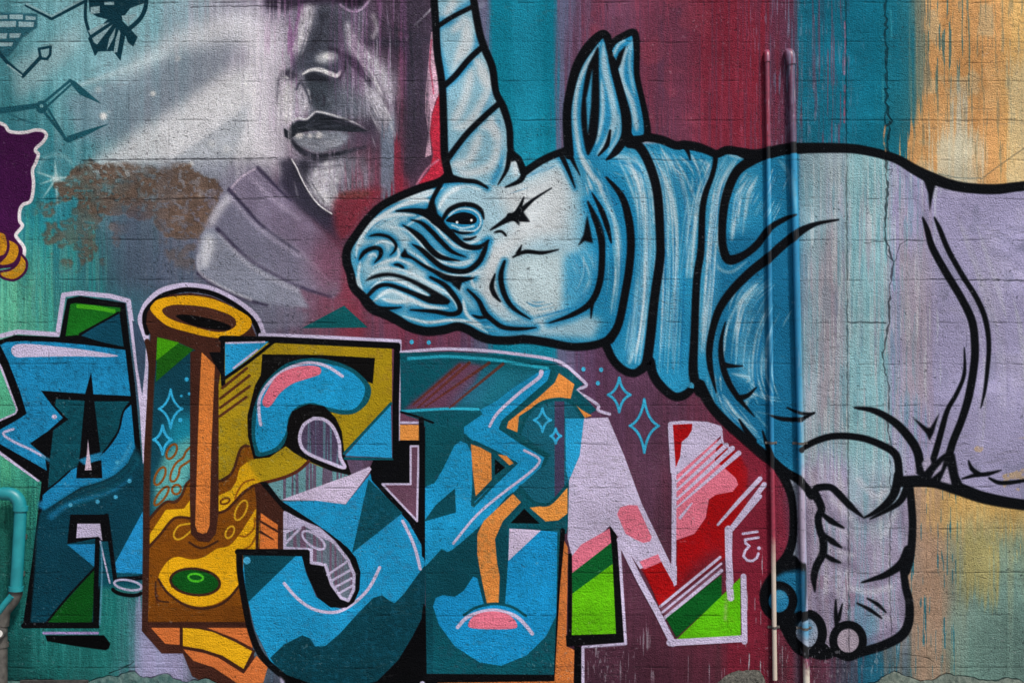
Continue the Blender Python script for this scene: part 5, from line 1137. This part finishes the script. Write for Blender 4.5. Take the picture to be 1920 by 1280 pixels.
hline('205,1262 230,1252 250,1240', 2, 1, .7); hline('1490,1190 1530,1200 1560,1208', 1.2, .6, .4)
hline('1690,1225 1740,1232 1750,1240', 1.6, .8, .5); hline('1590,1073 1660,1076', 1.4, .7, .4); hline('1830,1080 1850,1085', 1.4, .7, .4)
# wrinkles of thick paint low on the letters
wr = sstep(.55, .75, vnoise(CH, CW, 5, 40, 2, 55)) * sstep(900, 1240, YY); hgt -= wr * .35
scf = sstep(.66, .76, vnoise(CH, CW, 3, 12, 2, 66)) * sstep(.52, .66, vnoise(CH, CW, 70, 90, 3, 67)); cv += (cv * .72 + .10 - cv) * (scf * .6)[..., None]; hgt -= scf * .25
sc2 = sstep(.64, .76, vnoise(CH, CW, 8, 8, 3, 68)) * sstep(.5, .62, vnoise(CH, CW, 120, 110, 3, 69)); cv *= (1 - .06 * sc2)[..., None]
# wear: chips of white showing, dark pits
spk = vnoise(CH, CW, 3, 3, 1, 61); den = vnoise(CH, CW, 120, 120, 3, 62)
chips = sstep(.90, .95, spk + .28 * (den - .62)); wash(chips * .5, (176, 178, 184), .55)
pits = sstep(.91, .95, vnoise(CH, CW, 3, 3, 1, 63) + .22 * (den - .55)); wash(pits, (20, 24, 30), .35); hgt -= pits * .5
chp2 = sstep(.80, .84, vnoise(CH, CW, 9, 2.2, 1, 64)) * sstep(1060, 1200, YY) * sstep(1080, 1120, XX) * (1 - sstep(1640, 1700, XX)); wash(chp2 * (YY > 1212) * sstep(.5, .62, den), (160, 158, 168), .45)
big = vnoise(CH, CW, 90, 110, 4, 65); cv *= (0.93 + 0.14 * big)[..., None]
wash(groove_dark, (14, 16, 20), .62)  # darkens the joint and crack lines in the colour
np.clip(cv, 0.012, 0.93, out=cv)
px = np.ones((CH, CW, 4), np.float32); px[..., :3] = cv[::-1]; cimg.pixels.foreach_set(px.ravel()); cimg.update(); cimg.pack()
hh = np.ones((CH, CW, 4), np.float32); hh[..., :3] = (np.clip(hgt[::-1], -2.2, 1.5) + 2.2)[..., None] / 2.2; himg.pixels.foreach_set(hh.ravel()); himg.update(); himg.pack()

# ---------------------------------------------------------------- the wall of concrete blocks
MORTAR = PAINT_MAT
wall = empty('block_wall', 'long painted concrete block wall covered with murals and graffiti', 'wall', (0, 0, 0))
def block_mesh(w, h):
    c, d, D = 0.0022, 0.0006, 0.19
    f = [(-w / 2 + c, 0, -h / 2 + c), (w / 2 - c, 0, -h / 2 + c), (w / 2 - c, 0, h / 2 - c), (-w / 2 + c, 0, h / 2 - c)]
    s = [(-w / 2, d, -h / 2), (w / 2, d, -h / 2), (w / 2, d, h / 2), (-w / 2, d, h / 2)]
    k = [(-w / 2, D, -h / 2), (w / 2, D, -h / 2), (w / 2, D, h / 2), (-w / 2, D, h / 2)]
    fc = [(0, 1, 2, 3)]
    for i in range(4):
        j = (i + 1) % 4; fc += [(4 + i, 4 + j, j, i), (8 + i, 8 + j, 4 + j, 4 + i)]
    fc.append((11, 10, 9, 8))
    me = bpy.data.meshes.new('block'); me.from_pydata(f + s + k, [], fc); me.update(); me.materials.append(PAINT_MAT); return me
CACHE = {}; JW = 1.2
rest_v, rest_f = [], []
XL, XR = -30, 1950
for i in range(len(ROWS) - 1):
    ya, yb = ROWS[i], ROWS[i + 1]
    js = JOINTS[i]
    for a, b in zip(js[:-1], js[1:]):
        w, h = round((b - a - JW) * K, 4), round((yb - ya - JW) * K, 4)
        cx, cz, dy = WX((a + b) / 2), WZ((ya + yb) / 2), random.uniform(-.0004, .0003)
        if (w, h) not in CACHE: CACHE[(w, h)] = block_mesh(w, h)
        me = CACHE[(w, h)]
        if b > -5 and a < 1925 and yb > 0 and ya < 1285:
            o = bpy.data.objects.new('block', me); COL.objects.link(o); o.parent = wall; o.location = (cx, dy, cz)
        else:
            n = len(rest_v); rest_v += [(v.co.x + cx, v.co.y + dy, v.co.z + cz) for v in me.vertices]; rest_f += [tuple(n + q for q in p.vertices) for p in me.polygons]
o = new_mesh('blocks_beyond', rest_v, rest_f, PAINT_MAT, wall); o['kind'] = 'stuff'
def boxm(name, x0, x1, y0, y1, z0, z1, mat, parent=None):
    v = [(x0, y0, z0), (x1, y0, z0), (x1, y0, z1), (x0, y0, z1), (x0, y1, z0), (x1, y1, z0), (x1, y1, z1), (x0, y1, z1)]
    return new_mesh(name, v, [(0, 1, 2, 3), (5, 4, 7, 6), (4, 0, 3, 7), (1, 5, 6, 2), (3, 2, 6, 7), (4, 5, 1, 0)], mat, parent)
boxm('mortar', WX(-290), WX(2180), .0008, .18, WZ(1343), WZ(-160), MORTAR, wall)
CONC = plain_material('raw_concrete', (.035, .036, .033), (.15, .147, .13), 90, .95, .012, 110, spec=.1)
slot_shade_mat = plain_material('slot_shade', (.02, .02, .021), (.06, .058, .055), 30, .9, .006, 60, spec=.2)
poly_film('bare_patch', smooth(P('150,326 185,312 230,306 310,308 360,328 408,362 398,400 380,432 360,470 320,440 280,402 225,396 205,440 170,460 150,420 130,380'), True), wall, 'rust brown patch where the paint has come off')
cl = [p for q in ('1658,-100 1661,60 1663,150 1662,200 1660,232 1667,250 1663,275 1660,300 1663,350 1662,400 1658,430 1661,450 1674,490 1672,520 1667,545 1667,600 1662,635 1655,662 1659,700 1667,722 1667,770 1663,790 1670,830 1676,850',) for p in P(q)]
v_, f_ = ribbon(cl, [4.0] * len(cl)); film('crack', v_, f_, wall, 'ragged dark crack running down through the rhinoceros', v_[:len(cl)] + v_[len(cl):][::-1], 1)
# broken render along the foot: a rough concrete footing standing a little proud below the ragged edge
def footing(name, line, mat, depth, label=None):
    v, f = [], []; n = len(line); rows = 7
    for x, y in line:
        for r in range(rows):
            t = r / (rows - 1); yy = y + (1335 - y) * t
            v.append((WX(x), -depth * (0.25 + .75 * min(1, t * 3)) - random.uniform(0, .008) * (r > 0), WZ(yy)))
    for i in range(n - 1):
        for r in range(rows - 1):
            a, b = i * rows + r, (i + 1) * rows + r; f.append((a, a + 1, b + 1, b))
    v0 = len(v)
    for x, y in line: v.append((WX(x), .02, WZ(y)))
    for i in range(n - 1): f.append((i * rows, (i + 1) * rows, v0 + i + 1, v0 + i))
    o = new_mesh(name, v, f, mat, wall, label); return o
footing('footing', [p for p in fine_line if p[0] <= 1340], plain_material('stained_footing', (.03, .075, .075), (.09, .15, .145), 40, .9, .007, 80, spec=.1), .012)
footing('footing', [p for p in fine_line if 1340 <= p[0] <= 1440], CONC, .014, 'bare grey concrete chunk where the paint broke off')
footing('footing', [p for p in fine_line if p[0] >= 1436], plain_material('weathered_footing', (.06, .085, .075), (.16, .19, .165), 40, .9, .007, 80, spec=.1), .010)
boxm('vent_slot', WX(40), WX(166), -.02, .0, WZ(1320), WZ(1273.5), slot_shade_mat, wall)  # dark opening made as a solid box, its shade given as near-black colour

# ---------------------------------------------------------------- pavement
gv = [(-60, -60, 0), (60, -60, 0), (60, .3, 0), (-60, .3, 0)]
g = new_mesh('pavement', gv, [(0, 1, 2, 3)], plain_material('pavement_concrete', (.16, .155, .15), (.30, .29, .28), 3, .9, .004, 80)); g['kind'] = 'structure'

# ---------------------------------------------------------------- pipes
def tube(path, radii, seg=18, cap=True):
    v, f = [], []; n = len(path); up0 = Vector((0, -1, 0.001))
    for i, p in enumerate(path):
        p = Vector(p); t = (Vector(path[min(i + 1, n - 1)]) - Vector(path[max(i - 1, 0)])).normalized()
        a = up0 - t * up0.dot(t)
        if a.length < .05: a = Vector((0, 0, 1)) - t * t.z
        a.normalize(); b = t.cross(a); up0 = a
        for k in range(seg):
            th = 2 * math.pi * k / seg; v.append(tuple(p + (a * math.cos(th) + b * math.sin(th)) * radii[i]))
    for i in range(n - 1):
        for k in range(seg):
            q = (k + 1) % seg; f.append((i * seg + k, i * seg + q, (i + 1) * seg + q, (i + 1) * seg + k))
    if cap: f += [tuple(reversed(range(seg))), tuple(range((n - 1) * seg, n * seg))]
    return v, f
def tube_obj(name, path, radii, mat, parent, seg=18, label=None):
    base = world_of(parent); v, f = tube(path, radii, seg)
    v = [(a - base.x, b - base.y, c - base.z) for a, b, c in v]
    o = new_mesh(name, v, f, mat, parent, label, True)
    bm = bmesh.new(); bm.from_mesh(o.data); bmesh.ops.recalc_face_normals(bm, faces=bm.faces)
    for e in bm.edges:
        if len(e.link_faces) == 2 and e.calc_face_angle(0) > .9: e.smooth = False
    bm.to_mesh(o.data); bm.free(); return o
def PR(u, v, off):                                   # where a point standing OFF metres before the wall is seen at survey (u, v)
    s = (CAM_D - off) / CAM_D
    return (WX(u) * s, -off, WZ(640) + (WZ(v) - WZ(640)) * s)
STEEL = plain_material('clamp_steel', (.05, .05, .05), (.16, .15, .14), 60, .55, .001, 120, metal=.3)
# slim conduit
off = .021
m1 = paint_material('painted_conduit', 0.0, (WZ(1150), WZ(900), (.46, .40, .34))); m2 = paint_material('painted_pipe', 0.0, (WZ(1290), WZ(1190), (.50, .46, .40)))
c1 = empty('conduit', 'thin vertical conduit with a small elbow, painted over and bare cream near the foot', 'pipe', PR(1453, 1274, off), 'vertical pipes up the wall')
r1 = 4.3 * K
line1 = [PR(1438.5 + 14.5 * t / 12, 112 + (1274 - 112) * t / 12, off) for t in range(13)]
tube_obj('pipe', line1, [r1] * 13, m1, c1)
el = [PR(1438.6, 116, off), PR(1438.5, 108, off), PR(1438.5, 102, off * .86), PR(1438.5, 99, off * .5), (PR(1438.5, 99, 0)[0], .004, PR(1438.5, 99, 0)[2])]
tube_obj('elbow', el, [r1 * 1.4, r1 * 1.4, r1 * 1.4, r1 * 1.3, r1 * 1.5], m1, c1)
def clamp(c, u, v, w, o_, r):
    k = PR(u, v, o_); base = world_of(c)
    p = tube_obj('clamp', [(k[0], k[1], k[2] - .006), (k[0], k[1], k[2] + .006)], [r * 1.16] * 2, STEEL, c)
    s = boxm('clamp_ear', k[0] - w * K - base.x, k[0] + w * K - base.x, -.005 - base.y, .001 - base.y, k[2] - .006 - base.z, k[2] + .006 - base.z, STEEL, p)
    hb = tube_obj('screw', [(k[0] + w * K * .8, -.0045, k[2]), (k[0] + w * K * .8, -.0085, k[2])], [.0028, .0022], STEEL, p, 8)
clamp(c1, 1452, 1176, 11, off, r1); clamp(c1, 1447, 830, 11, off, r1)
c2 = empty('conduit', 'thicker vertical pipe with a rounded elbow at its top beside the thin conduit', 'pipe', PR(1513, 1310, off), 'vertical pipes up the wall')
r2 = 6.1 * K; off2 = .026
line2 = [PR(1484 + 29 * t / 12, 118 + (1310 - 118) * t / 12, off2) for t in range(13)]
tube_obj('pipe', line2, [r2] * 13, m2, c2)
el = [PR(1484, 121, off2), PR(1483.4, 112, off2), PR(1482, 104, off2 * .95), PR(1480, 100, off2 * .7), PR(1479, 99, off2 * .3), (PR(1479, 99, 0)[0], .004, PR(1479, 99, 0)[2])]
tube_obj('elbow', el, [r2 * 1.35, r2 * 1.45, r2 * 1.5, r2 * 1.5, r2 * 1.4, r2 * 1.4], m2, c2)
clamp(c2, 1502, 831, 14, off2, r2); clamp(c2, 1509, 1178, 14, off2, r2)
# turquoise drain at the left edge
TQ = plain_material('turquoise_pipe_paint', (.004, .16, .19), (.01, .23, .265), 14, .42, .0004, 50, spec=.45)
GRY = plain_material('shaded_pipe_grey', (.035, .034, .032), (.10, .095, .088), 22, .5, .001, 60)  # dark grey of the lower pipe, with its shade included in the colour
od = .085
dr = empty('drain_pipe', 'turquoise drainpipe with elbows and a grey lower section at the left edge', 'pipe', PR(12, 1320, od))
rd = 11.2 * K
def arc(c, r, a0, a1, n=8):
    return [(c[0] + r * math.cos(math.radians(a0 + (a1 - a0) * i / n)), c[1] + r * math.sin(math.radians(a0 + (a1 - a0) * i / n))) for i in range(n + 1)]
p = [(-90, 925), (-30, 925), (6, 925)] 
tube_obj('upper_run', [PR(a, b, od) for a, b in p], [rd * .93] * 3, TQ, dr, 20)
p = [(4, 925)] + arc((14, 948), 23, -90, 0, 8) + [(38, 954)]
tube_obj('elbow', [PR(a, b, od) for a, b in p], [rd * 1.1] * len(p), TQ, dr, 20)
tube_obj('collar', [PR(39, 948, od), PR(38.7, 957, od)], [rd * 1.22] * 2, TQ, dr, 20)
p = [(38.6, 950), (37, 990), (33, 1060), (30, 1104)]
tube_obj('downpipe', [PR(a, b, od) for a, b in p], [rd] * len(p), TQ, dr, 20)
tube_obj('collar', [PR(30.4, 1099, od), PR(30, 1107, od)], [rd * 1.2] * 2, TQ, dr, 20)
p = [(30, 1104), (29, 1113), (24, 1124), (14, 1136), (7, 1146), (5, 1160)]
tube_obj('lower_elbow', [PR(a, b, od - .01) for a, b in p], [rd * 1.12, rd * 1.12, rd * 1.1, rd * 1.1, rd * 1.1, rd * 1.1], GRY, dr, 20)
tube_obj('offset_pipe', [PR(22, 1116, od + .022), PR(10, 1130, od + .022), PR(-2, 1146, od + .02), PR(-14, 1162, od + .02)], [rd * .52] * 4, TQ, dr, 16)
tube_obj('socket', [PR(3, 1160, od - .01), PR(2, 1172, od - .01)], [rd * 1.25] * 2, GRY, dr, 20)
tube_obj('lower_pipe', [PR(2, 1168, od - .01), PR(2, 1330, od - .01)], [rd * 1.02] * 2, GRY, dr, 20)
tube_obj('socket', [PR(2, 1204, od - .01), PR(2, 1212, od - .01)], [rd * 1.2] * 2, GRY, dr, 20)
DIALW = plain_material('dial_white', (.55, .55, .53), (.68, .68, .66), 40, .4, 0)
k0 = PR(0, 1186, od + .03)
dd = tube_obj('dial', [(k0[0], k0[1] + .02, k0[2]), (k0[0], k0[1] - .012, k0[2])], [9 * K] * 2, STEEL, dr, 20)
fb = world_of(dr); f_ = tube_obj('dial_face', [(k0[0], k0[1] - .011, k0[2]), (k0[0], k0[1] - .014, k0[2])], [6.6 * K] * 2, DIALW, dr, 20)
tube_obj('needle', [(k0[0] - .004, k0[1] - .0155, k0[2] - .006), (k0[0] + .006, k0[1] - .0155, k0[2] + .008)], [.0012, .0008], STEEL, f_, 6)
for v_ in (1010, 1080):
    k = PR(35.5 if v_ == 1010 else 31.5, v_, od); boxm('bracket', k[0] - .008 - fb.x, k[0] + .008 - fb.x, -od + .02 - fb.y, .004 - fb.y, k[2] - .012 - fb.z, k[2] + .012 - fb.z, STEEL, dr)
